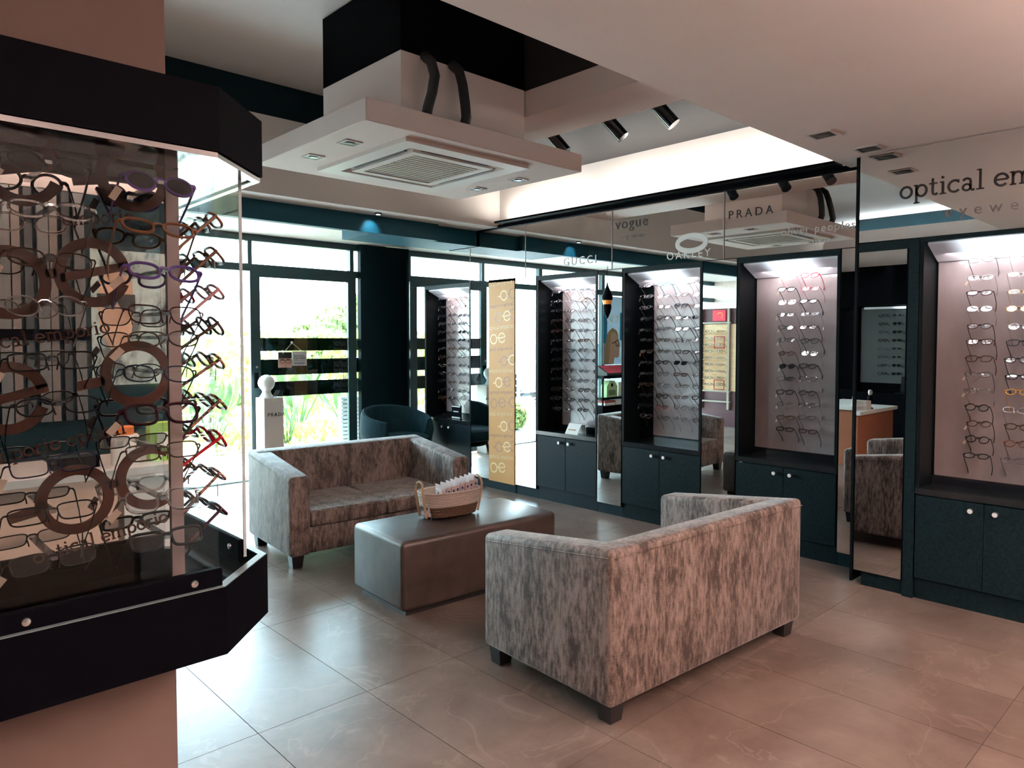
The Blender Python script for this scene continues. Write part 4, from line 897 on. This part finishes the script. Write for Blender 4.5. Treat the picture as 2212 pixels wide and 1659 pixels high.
MB().add([(-.15, 7.09, .95), (.9, 7.09, .95), (.9, 7.30, .95), (-.15, 7.30, .95), (-.15, 7.09, .985), (.9, 7.09, .985), (.9, 7.30, 1.10), (-.15, 7.30, 1.10)], [(3, 2, 1, 0), (4, 5, 6, 7), (0, 1, 5, 4), (1, 2, 6, 5), (2, 3, 7, 6), (3, 0, 4, 7)]).build('tray', TB, rt_, off=f)
for i in range(4):
    for j in range(3):
        x0 = -.13 + i * .25; a, b = j / 3 + .02, (j + 1) / 3 - .02
        P = lambda x, q: (x, 7.095 + .20 * q, .988 + .112 * q)
        MB().add([P(x0, a), P(x0 + .23, a), P(x0 + .23, b), P(x0, b)] + [(p[0], p[1], p[2] - .006) for p in (P(x0, a), P(x0 + .23, a), P(x0 + .23, b), P(x0, b))], [(0, 1, 2, 3), (7, 6, 5, 4), (0, 4, 5, 1), (1, 5, 6, 2), (2, 6, 7, 3), (3, 7, 4, 0)]).build('red_liner', RED, rt_, off=f)
gh = thing('house_box', 'pale green house-shaped display box on the trolley shelf', 'box', (.75, 7.17, .61))
GRN = mat('pale_green', (.34, .50, .25), .6)
MB().add([(-.13, -.06, 0), (.13, -.06, 0), (.13, -.06, .17), (.06, -.06, .255), (-.06, -.06, .255), (-.13, -.06, .17), (-.13, .06, 0), (.13, .06, 0), (.13, .06, .17), (.06, .06, .255), (-.06, .06, .255), (-.13, .06, .17)],
         [(0, 1, 2, 3, 4, 5), (11, 10, 9, 8, 7, 6), (0, 6, 7, 1), (1, 7, 8, 2), (2, 8, 9, 3), (3, 9, 10, 4), (4, 10, 11, 5), (5, 11, 6, 0)]).build('house', GRN, gh)
MB().box(-.085, .085, -.064, -.059, .03, .11).build('opening', mat('green_dark', (.10, .16, .08), .7), gh); MB().box(-.02, .025, -.063, -.059, .165, .215).build('mark', BLACK, gh)
for x, c, lb in ((.50, WHITE, 'cream folded carton beside the green house box'), (.38, mat('mint', (.30, .55, .45), .6), 'mint green carton at the shelf end of the trolley')):
    b_ = thing('carton', lb, 'box', (x, 7.19, .61)); MB().box(-.05, .05, -.05, .05, 0, .22, .002, 1).build('box', c, b_); MB().box(-.012, .012, -.053, -.05, .06, .15).build('label_print', GOLDL, b_)
for x, c, lb in ((.80, mat('red_box', (.38, .06, .05), .6), 'red and white flat box on the trolley cabinet'), (.52, WHITE, 'pale flat box on the trolley cabinet')):
    b_ = thing('flat_box', lb, 'box', (x, 7.18, .48)); MB().box(-.13, .13, -.07, .07, 0, .04, .002, 1).build('base', WHITE, b_); MB().box(-.131, .131, -.071, .071, .04, .075, .002, 1).build('lid', c, b_)
po = thing('poster', 'backlit window poster of a blonde woman in glasses above the trolley', 'poster', (.15, YW - .055, 1.11)); f = po.location
def transl(name, c):
    m = bpy.data.materials.new(name); m.use_nodes = True; n = m.node_tree.nodes; l = m.node_tree.links
    d = n['Principled BSDF']; d.inputs['Base Color'].default_value = (*c, 1); d.inputs['Roughness'].default_value = .7
    t = n.new('ShaderNodeBsdfTranslucent'); t.inputs[0].default_value = (*c, 1); mx = n.new('ShaderNodeMixShader'); mx.inputs[0].default_value = .55
    l.new(d.outputs[0], mx.inputs[1]); l.new(t.outputs[0], mx.inputs[2]); l.new(mx.outputs[0], n['Material Output'].inputs[0]); return m
yp = YW - .06
MB().box(-.35, .70, yp, yp + .004, 1.11, 2.20).build('sheet', transl('poster_grey', (.30, .33, .36)), po, off=f)
PB = transl('poster_blue', (.02, .35, .62)); PSK = transl('poster_skin', (.85, .62, .45)); PHR = transl('poster_hair', (.62, .45, .22)); PWH = transl('poster_white', (.9, .86, .76))
MB().box(.60, .70, yp - .001, yp, 1.45, 2.0).box(.19, .27, yp - .001, yp, 1.5, 1.95).build('blue_print', PB, po, off=f)
def poly(mb, pts, h=.001, y=yp):
    n = len(pts); mb.add([(a, y - h, b) for a, b in pts] + [(a, y, b) for a, b in pts], [tuple(range(n)), tuple(range(2 * n - 1, n - 1, -1))] + [(i, n + i, n + (i + 1) % n, (i + 1) % n) for i in range(n)]); return mb
poly(MB(), [(.66, 1.11), (.64, 1.35), (.62, 1.52), (.56, 1.64), (.46, 1.70), (.36, 1.66), (.31, 1.58), (.36, 1.45), (.46, 1.34), (.5, 1.2), (.52, 1.11)], .0015).build('hair_print', PHR, po, off=f)
poly(MB(), [(.49, 1.62), (.40, 1.63), (.32, 1.56), (.29, 1.46), (.255, 1.40), (.285, 1.375), (.275, 1.33), (.29, 1.29), (.28, 1.25), (.34, 1.21), (.40, 1.23), (.44, 1.11), (.56, 1.11), (.53, 1.3), (.52, 1.45)], .002).build('face_print', PSK, po, off=f)
gq = MB(); stroke(gq, arc(.335, 1.455, .045, .05, 0, 360, 18), .012, .003, (0, yp - .001, 0)); stroke(gq, [(.38, 1.475), (.48, 1.45)], .013, .003, (0, yp - .001, 0)); gq.build('glasses_print', HR, po, off=f)
t_ = font_mesh('lettering', 'OF SI', .15, PWH, po, (.615, yp - .002, 1.80), (PI / 2, 0, PI), f, .001)
lan = thing('hanging_lantern', 'black pointed hanging ornament with an orange band', 'ornament', (1.14, 6.9, 1.82))
MB().lathe([(0, 0), (.02, .03), (.05, .10), (.065, .17), (.06, .22)], 14).lathe([(.075, .28), (.085, .33), (.05, .42), (.015, .50), (.004, .56), (.004, .79)], 14).build('body', BLACK, lan, True)
MB().lathe([(.06, .22), (.07, .25), (.075, .28)], 14).build('orange_band', mat('orange_band', (.75, .20, .03), .5), lan, True)

mst = thing('display_stand', 'maroon floor stand with lit wooden rows of glasses and a red header', 'display stand', (-1.75, 6.5, 0)); f = mst.location
MAR = mat('maroon_laminate', (.10, .03, .04), .5); WOODL = mat('pale_pine', (.80, .55, .33), .5, noise=((2, 6, 30), (.70, .46, .26), .35, .65, 0)); SILV = mat('champagne_frame', (.42, .36, .30), .4)
MB().box(-2.0, -1.62, 6.15, 7.0, 0, 2.05).build('carcass', MAR, mst, off=f)
MB().box(-1.62, -1.608, 6.25, 6.95, .62, 1.78).build('pine_back', WOODL, mst, off=f)
for y in (6.44, 6.98): MB().box(-1.62, -1.57, y - .02, y + .02, .3, 2.05).build('upright', SILV, mst, off=f)
for z in (.60, 1.79, .42): MB().box(-1.62, -1.575, 6.4, 7.0, z, z + .025).build('crossbar', SILV, mst, off=f)
MB().box(-1.62, -1.60, 6.52, 6.76, 1.84, 2.02).build('red_screen', mat('red_screen', (.6, .01, .02), .4, emit=(1, .02, .05), estr=.8), mst, off=f)
so = MB(); stroke(so, arc(6.62, 1.93, .05, .05, 20, 250, 10), .014, .002, (-1.60, 0, 0), (0, 1, 0), (0, 0, 1), (1, 0, 0)); so.build('orange_print', mat('orange_print', (.9, .35, .08), .5), mst, off=f)
for k in range(9): MB().box(-1.608, -1.56, 6.47, 6.95, .70 + k * .115, .707 + k * .115).build('shelf_strip', WOODL, mst, off=f)
rf = MB()
for z0, z1 in ((1.36, 1.56), (.64, .80)):
    for b_ in ((6.50, 6.70, z0, z0 + .012), (6.50, 6.70, z1, z1 + .012), (6.50, 6.51, z0, z1), (6.69, 6.70, z0, z1)): rf.box(-1.56, -1.55, *b_)
rf.build('red_frame', RED, mst, off=f)
for k in range(9):
    for j, y in enumerate((6.57, 6.80)):
        glasses((-1.53, y, .735 + k * .115), PI / 2, rng.choice(list(STYLES)), 'thick', rng.choice(['black', 'dark brown', 'black', 'grey']), f"dark eyeglasses, {OR2[8 - k] if k else 'bottom'} row, {'cabinet-side' if j else 'room-side'} column of the maroon stand", 'eyeglasses on the maroon stand', 12)
cl_ = struct('wall_pier', MB().box(-2.65, -1.7, 5.7, 6.1, 0, 2.61), WHITE, label='white wall pier beside the maroon stand')

dk = thing('service_desk', 'terracotta service desk with a white top across the room', 'desk', (.25, 3.5, 0)); f = dk.location
TERR = mat('terracotta_laminate', (.36, .13, .065), .45, noise=((4, 4, 4), (.33, .115, .057), .3, .7, 0))
MB().box(-.3, .78, 3.15, 3.95, 0, .665).build('front_panel', TERR, dk, off=f); MB().box(-.33, .82, 3.11, 4.0, .665, .705, .003, 1).build('desk_top', WHITE, dk, off=f)
tc_ = thing('tent_card', 'white A-frame leaflet card with a colour picture on the terracotta desk', 'card', (.58, 3.42, .705))
MB().add([(-.06, -.09, 0), (.06, -.09, 0), (.06, .09, 0), (-.06, .09, 0), (-.012, -.07, .26), (.012, -.07, .26), (.012, .07, .26), (-.012, .07, .26)], [(3, 2, 1, 0), (4, 5, 6, 7), (0, 1, 5, 4), (1, 2, 6, 5), (2, 3, 7, 6), (3, 0, 4, 7)]).build('card', WHITE, tc_)
MB().add([(.0525, -.07, .045), (.0525, .07, .045), (.022, .06, .21), (.022, -.06, .21), (.0505, -.07, .045), (.0505, .07, .045), (.020, .06, .21), (.020, -.06, .21)], [(0, 1, 2, 3), (7, 6, 5, 4), (0, 4, 5, 1), (1, 5, 6, 2), (2, 6, 7, 3), (3, 7, 4, 0)]).build('picture', mat('picture_red', (.30, .12, .08), .5), tc_)
for k in range(3):
    b_ = thing('book', ['white book at the bottom of the stack on the terracotta desk', 'white book in the middle of the stack on the terracotta desk', 'white book on top of the stack on the terracotta desk'][k], 'book', (.45 + .006 * k, 3.25, .705 + k * .034))
    MB().box(-.07, .07, -.09, .09, .004, .030).build('pages', WHITE, b_); MB().box(-.072, .072, -.092, .092, 0, .004).box(-.072, .072, -.092, .092, .029, .033).box(-.074, -.070, -.092, .092, 0, .033).build('cover', WALL, b_)

bd_ = thing('sunglasses_display', 'tall black wall display of sunglasses behind the terracotta desk', 'display cabinet', (-2.3, 3.7, 0)); f = bd_.location
GBD = mat('dark_grey_board', (.06, .07, .07), .5)
MB().box(-2.645, -2.2, 1.2, 5.5, 0, .72).build('base', BLACK, bd_, off=f); MB().box(-2.645, -2.35, 1.2, 5.5, 2.02, 2.609).build('header', BLACK, bd_, off=f); MB().box(-2.645, -2.58, 1.2, 5.5, .72, 2.02).build('back', BLACK, bd_, off=f)
MB().box(-2.58, -2.57, 3.2, 4.4, .85, 2.0).build('board', GBD, bd_, off=f); MB().box(-2.5, -2.40, 3.3, 4.3, 1.97, 2.0).build('lamp', LIGHTBOX, bd_, off=f)
for y in (1.22, 2.6, 4.6, 5.45): MB().box(-2.58, -2.2, y, y + .04, .72, 2.02).build('divider', BLACK, bd_, off=f)
for k in range(8):
    for j, y in enumerate((3.45, 3.65, 3.85, 4.05)):
        dkk = (j == 2)
        glasses((-2.47, y, 1.0 + k * .125), PI / 2, rng.choice(list(STYLES)), 'thick', rng.choice(['black', 'silver', 'grey', 'black']), f"dark-framed {'sunglasses' if dkk else 'eyeglasses'}, {OR2[7 - k] if k else 'bottom'} row, {['first', 'second', 'third', 'fourth'][j]} column, wall display across the room", 'glasses in the wall display', 20, dkk)
lp = thing('laptop', 'open black laptop on the ledge of the black wall display', 'laptop', (-2.33, 3.62, .72), 0)
MB().box(-.11, .11, -.16, .16, 0, .016, .003, 1).build('base', BLACKG, lp); MB().add([(-.115, -.16, .016), (-.115, .16, .016), (-.16, .16, .24), (-.16, -.16, .24), (-.123, -.16, .016), (-.123, .16, .016), (-.168, .16, .24), (-.168, -.16, .24)], [(0, 1, 2, 3), (7, 6, 5, 4), (0, 4, 5, 1), (1, 5, 6, 2), (2, 6, 7, 3), (3, 7, 4, 0)]).build('screen', mat('laptop_screen', (.01, .014, .022), .12), lp)
vs_ = thing('figurine', 'small dark and pale figurine on the terracotta desk', 'ornament', (.30, 3.20, .705))
MB().lathe([(.035, 0), (.03, .012), (.012, .02), (.016, .06), (.03, .10), (.026, .14), (.012, .16)], 14).build('body', BLACK, vs_, True); MB().lathe([(.0, .15), (.02, .165), (.026, .19), (.02, .215), (0, .225)], 14).build('head', PLINTH, vs_, True)

# behind the viewpoint, seen in the kiosk mirror
d2 = thing('reception_desk', 'warm beige reception desk with a pale top behind the viewpoint', 'desk', (1.2, -1.95, 0)); f = d2.location
BEI = mat('beige_front', (.72, .50, .40), .6, noise=((5, 5, 5), (.66, .45, .36), .35, .65, 0))
MB().box(.1, 1.20, -2.3, -1.72, 0, .70).build('front_panel', BEI, d2, off=f); MB().box(1.235, 1.9, -2.3, -1.72, 0, .70).build('front_panel', WHITE, d2, off=f); MB().box(1.20, 1.235, -2.3, -1.74, 0, .70).build('joint', COLUMN, d2, off=f)
MB().box(.05, 1.95, -2.35, -1.68, .70, .75, .003, 1).build('desk_top', mat('grey_top', (.50, .50, .49), .4), d2, off=f)
lf = thing('leaflet_box', 'lime green leaflet holder on the reception desk', 'box', (1.50, -1.85, .75)); MB().box(-.09, .09, -.04, .04, 0, .24, .002, 1).build('holder', mat('lime', (.30, .52, .10), .5), lf); MB().box(-.05, .06, .04, .043, .03, .18).build('leaflet', WHITE, lf)
jr = thing('jar', 'white jar with an orange lid on the reception desk', 'jar', (1.28, -1.85, .75)); MB().lathe([(.075, 0), (.078, .01), (.078, .17), (.07, .18)], 24).build('jar_body', WHITE, jr, True); MB().lathe([(.05, .18), (.05, .225), (.045, .23)], 24).build('lid', mat('orange_lid', (.6, .16, .04), .5), jr, True)
bb = thing('storage_box', 'low black box on the reception desk', 'box', (1.02, -1.9, .75)); MB().box(-.12, .12, -.06, .06, 0, .07, .003, 1).build('base', BLACK, bb); MB().box(-.122, .122, -.062, .062, .07, .085).build('lid', BLACKG, bb)
sp_ = thing('portrait_poster', 'tall poster of a face in dark sunglasses on the rear wall', 'poster', (1.75, -3.29, 1.15)); f = sp_.location
MB().box(1.45, 2.05, -3.298, -3.288, 1.15, 2.2).build('sheet', mat('poster_pale', (.55, .68, .66), .5, noise=((6, 1, 3), (.10, .13, .13), .42, .52, 0)), sp_, off=f)
def polyb(mb, pts, y): n = len(pts); mb.add([(a, y, b) for a, b in pts] + [(a, y + .002, b) for a, b in pts], [tuple(range(n))[::-1], tuple(range(n, 2 * n))] + [(i, (i + 1) % n, n + (i + 1) % n, n + i) for i in range(n)]); return mb
polyb(MB(), [(1.5, 1.85), (1.52, 2.0), (1.62, 2.05), (1.74, 1.98), (1.75, 1.7), (1.72, 1.5), (1.66, 1.4), (1.60, 1.4), (1.54, 1.5), (1.5, 1.65)], -3.287).build('face_print', mat('portrait_skin', (.66, .42, .30), .6), sp_, off=f)
polyb(MB(), [(1.49, 1.76), (1.49, 1.86), (1.76, 1.86), (1.76, 1.72), (1.66, 1.74), (1.63, 1.80), (1.60, 1.74)], -3.284).build('sunglasses_print', HR, sp_, off=f)
sw = thing('slat_screen', 'screen of upright grey slats along the rear wall', 'screen', (1.0, -3.25, .9)); f = sw.location
SLT = [mat('slat_grey', (.10, .10, .10), .5), mat('slat_dark', (.012, .012, .014), .5), mat('slat_taupe', (.12, .095, .085), .5)]
for k in range(22): MB().box(-.3 + k * .078, -.3 + k * .078 + .05 + .02 * (k % 3 == 0), -3.295, -3.25 - .01 * (k % 2), .9, 2.6).build('slat', SLT[(k * 5) % 3], sw, off=f)
MB().box(-.3, 1.43, -3.298, -3.24, 1.50, 1.58).build('crossbar', BLACK, sw, off=f)

# ------------------------------------------------------------------ outside
struct('terrace', MB().box(-14, 14, 7.42, 9.9, -.14, -.01), DECK, label='pale sunlit terrace outside the shop')
struct('ground', MB().box(-60, 60, 9.9, 80, -.3, -.04), ASPH, label='bright car park ground')
struct('trim_8', MB().box(-5, 7, 7.6, 8.2, 2.75, 3.2), WHITE, label='unseen roof overhang added to keep sun out of the shop')  # out of view, added to limit the sun entering through the windows
struct('planting_bed', MB().box(2.4, 9, 9.4, 11.5, -.2, .02), mat('soil', (.20, .15, .10), .9), label='planting bed along the terrace')
def leafmesh(L, W, droop):
    mb = MB(); n = 6; vs = []
    for i in range(n + 1):
        q = i / n; w = W * math.sin(PI * min(1, .06 + q * .94)) ** .8; z = L * (q - droop * q * q); y = L * droop * 1.1 * q * q
        vs += [(-w / 2, y - w * .18, z), (0, y, z), (w / 2, y - w * .18, z)]
    fs = []
    for i in range(n):
        a = i * 3; fs += [(a, a + 1, a + 4, a + 3), (a + 1, a + 2, a + 5, a + 4)]
    mb.add(vs, fs); k = len(mb.v); mb.add([(x, y - .006, z) for x, y, z in vs], [f_[::-1] for f_ in fs])
    return mb
LM = [leafmesh(.62, .17, .35).mesh('leaf', LEAF, True), leafmesh(.5, .14, .55).mesh('leaf', LEAF, True), leafmesh(.7, .15, .2).mesh('leaf', LEAF, True)]
def strelitzia(x, y, s, n, label, seed):
    r = random.Random(seed); t = thing('strelitzia', label, 'plant', (x, y, 0), 0)
    for k in range(n):
        a = 2 * PI * k / n + r.uniform(-.3, .3); tl = r.uniform(.15, .55); h = s * r.uniform(.35, .75)
        d = Vector((math.sin(a), math.cos(a), 0)); top = d * (h * math.tan(tl)) + Vector((0, 0, h))
        MB().tube([d * .03, d * .03 + (top - d * .03) * .5 + Vector((0, 0, .02)), top], [.014, .010, .007], 5).build('stalk', LEAF, t, True)
        obj('leaf', LM[k % 3], t, loc=top, rot=Euler((tl + r.uniform(.1, .5), r.uniform(-.4, .4), -a + PI), 'XYZ').to_matrix().to_euler())
        t.children[-1].scale = (s, s, s)
    return t
for (x, y, s, n, lb, sd) in ((4.75, 9.75, 1.0, 13, 'broad-leaved green plant right behind the pedestal outside the door', 1), (5.75, 9.75, .9, 11, 'broad-leaved green plant nearest the slatted post outside', 2), (5.5, 10.9, 1.1, 12, 'taller broad-leaved plant at the back of the planting bed', 3), (3.75, 9.9, .9, 11, 'broad-leaved plant left of the pedestal seen past the door stile', 4), (2.75, 10.1, .9, 11, 'broad-leaved plant seen through the kiosk shield', 5), (6.8, 9.9, 1.0, 11, 'broad-leaved plant at the pilaster end of the bed', 6)):
    strelitzia(x, y, s, n, lb, sd)
def foliage(name, label, cat, bounds, n, size, m, seed, blob=None):
    r = random.Random(seed); mb = MB()
    for _ in range(n):
        if blob:
            (cx, cy, cz), (rx, ry, rz) = r.choice(blob)
            d = Vector((r.gauss(0, 1), r.gauss(0, 1), r.gauss(0, 1))).normalized() * r.uniform(.55, 1.0) ** .5
            p = Vector((cx + d.x * rx, cy + d.y * ry, cz + d.z * rz))
        else: p = Vector((r.uniform(*bounds[0]), r.uniform(*bounds[1]), r.uniform(*bounds[2])))
        s = size * r.uniform(.6, 1.3); e = Euler((r.uniform(0, PI), r.uniform(0, PI), r.uniform(0, PI))).to_matrix()
        mb.add([p + e @ Vector(v) for v in ((-s, 0, 0), (0, -s * .45, 0), (s, 0, 0), (0, s * .45, 0))], [(0, 1, 2, 3)])
    return mb
hg = thing('hedge', 'low yellow-green hedge along the far side of the terrace', 'hedge', (4, 13.5, 0))
foliage('', '', '', ((-1, 12), (13.1, 14.1), (0, 1.72)), 5200, .10, HEDGE, 3).build('foliage', HEDGE, hg, off=hg.location, kind='stuff')
for k in range(9): MB().tube([(-.5 + k * 1.4, 13.6, -.04), (-.45 + k * 1.4, 13.6, 1.2)], .03, 6).build('stem', mat('bark', (.12, .08, .05), .9), hg, off=hg.location)
tr_ = thing('tree', 'bushy pale green tree beyond the hedge', 'tree', (8.9, 15.2, 0))
foliage('', '', '', None, 3400, .12, TREEL, 8, [((8.7, 15.2, 1.7), (.8, .7, .65)), ((9.3, 15.2, 2.05), (.6, .6, .55)), ((7.9, 15.0, 1.45), (.65, .6, .45)), ((9.8, 15.2, 1.7), (.7, .6, .7))]).build('foliage', TREEL, tr_, off=tr_.location, kind='stuff')
MB().tube([(8.9, 15.2, -.04), (8.95, 15.2, 1.0), (9.1, 15.2, 2.0)], [.09, .07, .03], 8).build('trunk', MATS['bark'], tr_, True, off=tr_.location)
bs = thing('bush', 'small green bush at the terrace edge seen in the mirror', 'bush', (1.3, 8.75, 0))
foliage('', '', '', None, 900, .06, TREEL, 9, [((1.3, 8.75, .22), (.2, .2, .22))]).build('foliage', TREEL, bs, off=bs.location, kind='stuff')
MB().tube([(1.3, 8.75, -.01), (1.3, 8.75, .2)], .02, 6).build('stem', MATS['bark'], bs, off=bs.location)
gc = thing('ground_cover', 'bright low ground cover in the planting bed', 'plant', (5, 10.2, 0))
foliage('', '', '', ((2.5, 8), (9.5, 11.2), (.02, .22)), 2600, .05, HEDGE, 13).build('foliage', HEDGE, gc, off=gc.location, kind='stuff')
slp = thing('slatted_post', 'pale post of stacked horizontal slats outside the door', 'post', (4.6, 7.9, 0))
for k in range(17): MB().box(-.06, .28, -.04, .04, .0 + k * .048, .034 + k * .048).build('slat', WHITE, slp)
MB().box(-.02, .24, -.01, .01, -.01, .80).build('core', PLINTH, slp)
rl_ = thing('railing', 'white horizontal bar railing at the terrace edge', 'railing', (.0, 9.8, 0))
for k in range(6): MB().tube([(-2.5, 0, .12 + k * .13), (1.6, 0, .12 + k * .13)], .014, 6).build('rail', WHITE, rl_)
for x in (-2.4, -1.1, .2, 1.5): MB().box(x - .02, x + .02, -.02, .02, -.01, .85).build('post', WHITE, rl_)
def car(x, y, rz, label, paint, z=-.04):
    t = thing('car', label, 'car', (x, y, z), rz)
    sec = [(-2.1, .35, .62, .80), (-2.0, .30, .88, .84), (-1.3, .28, .96, .86), (-.6, .28, 1.0, .86), (1.2, .28, .98, .86), (1.95, .30, .92, .84), (2.1, .36, .7, .80)]
    vs = []; fs = []
    for (xx, z0, z1, w) in sec: vs += [(xx, -w, z0), (xx, -w, z1 - .12), (xx, -w + .06, z1), (xx, w - .06, z1), (xx, w, z1 - .12), (xx, w, z0)]
    for i in range(len(sec) - 1):
        for k in range(6): fs.append((i * 6 + k, i * 6 + (k + 1) % 6, (i + 1) * 6 + (k + 1) % 6, (i + 1) * 6 + k))
    fs += [tuple(range(6))[::-1], tuple(range(36, 42))]
    MB().add(vs, fs).build('body', paint, t, True)
    cab = [(-1.0, -.78, .97), (1.35, -.78, .97), (1.35, .78, .97), (-1.0, .78, .97), (-.25, -.62, 1.42), (.85, -.62, 1.42), (.85, .62, 1.42), (-.25, .62, 1.42)]
    MB().add(cab, [(3, 2, 1, 0), (0, 1, 5, 4), (1, 2, 6, 5), (2, 3, 7, 6), (3, 0, 4, 7)]).build('window_glass', mat('car_glass', (.10, .14, .16), .08), t)
    MB().box(-.27, .87, -.63, .63, 1.40, 1.45, .02, 2).build('roof', paint, t, True)
    for xx in (-1.35, 1.35):
        for yy2 in (-.78, .78):
            MB().tube([(xx, yy2 - .1, .31), (xx, yy2 + .1, .31)], .31, 18).build('wheel', mat('tyre', (.02, .02, .02), .8), t, True)
    for yy2 in (-.6, .6): MB().box(-2.12, -2.05, yy2 - .15, yy2 + .15, .62, .74).build('headlight', KNOBF, t)
WP = mat('white_car_paint', (.72, .74, .76), .25, coat=.6); DP = mat('dark_car_paint', (.05, .055, .06), .25, coat=.6)
car(-5.4, 14.6, math.radians(14), 'white car parked beyond the railing, seen in the mirror', WP)
car(-4.5, 11.6, math.radians(8), 'dark car parked behind the railing, seen in the mirror', DP)
bn = thing('banner', 'red and orange banner standing in the car park', 'banner', (-8.3, 18, 0))
MB().box(-1.0, .55, -.03, .03, .95, 2.6).build('sheet', mat('banner_red', (.75, .03, .03), .6, noise=((3, 3, 2), (.95, .42, .05), .42, .5, 0)), bn)
for x in (-.95, .5): MB().tube([(x, .05, -.04), (x, .05, 2.7)], .03, 8).build('post', KNOB, bn)
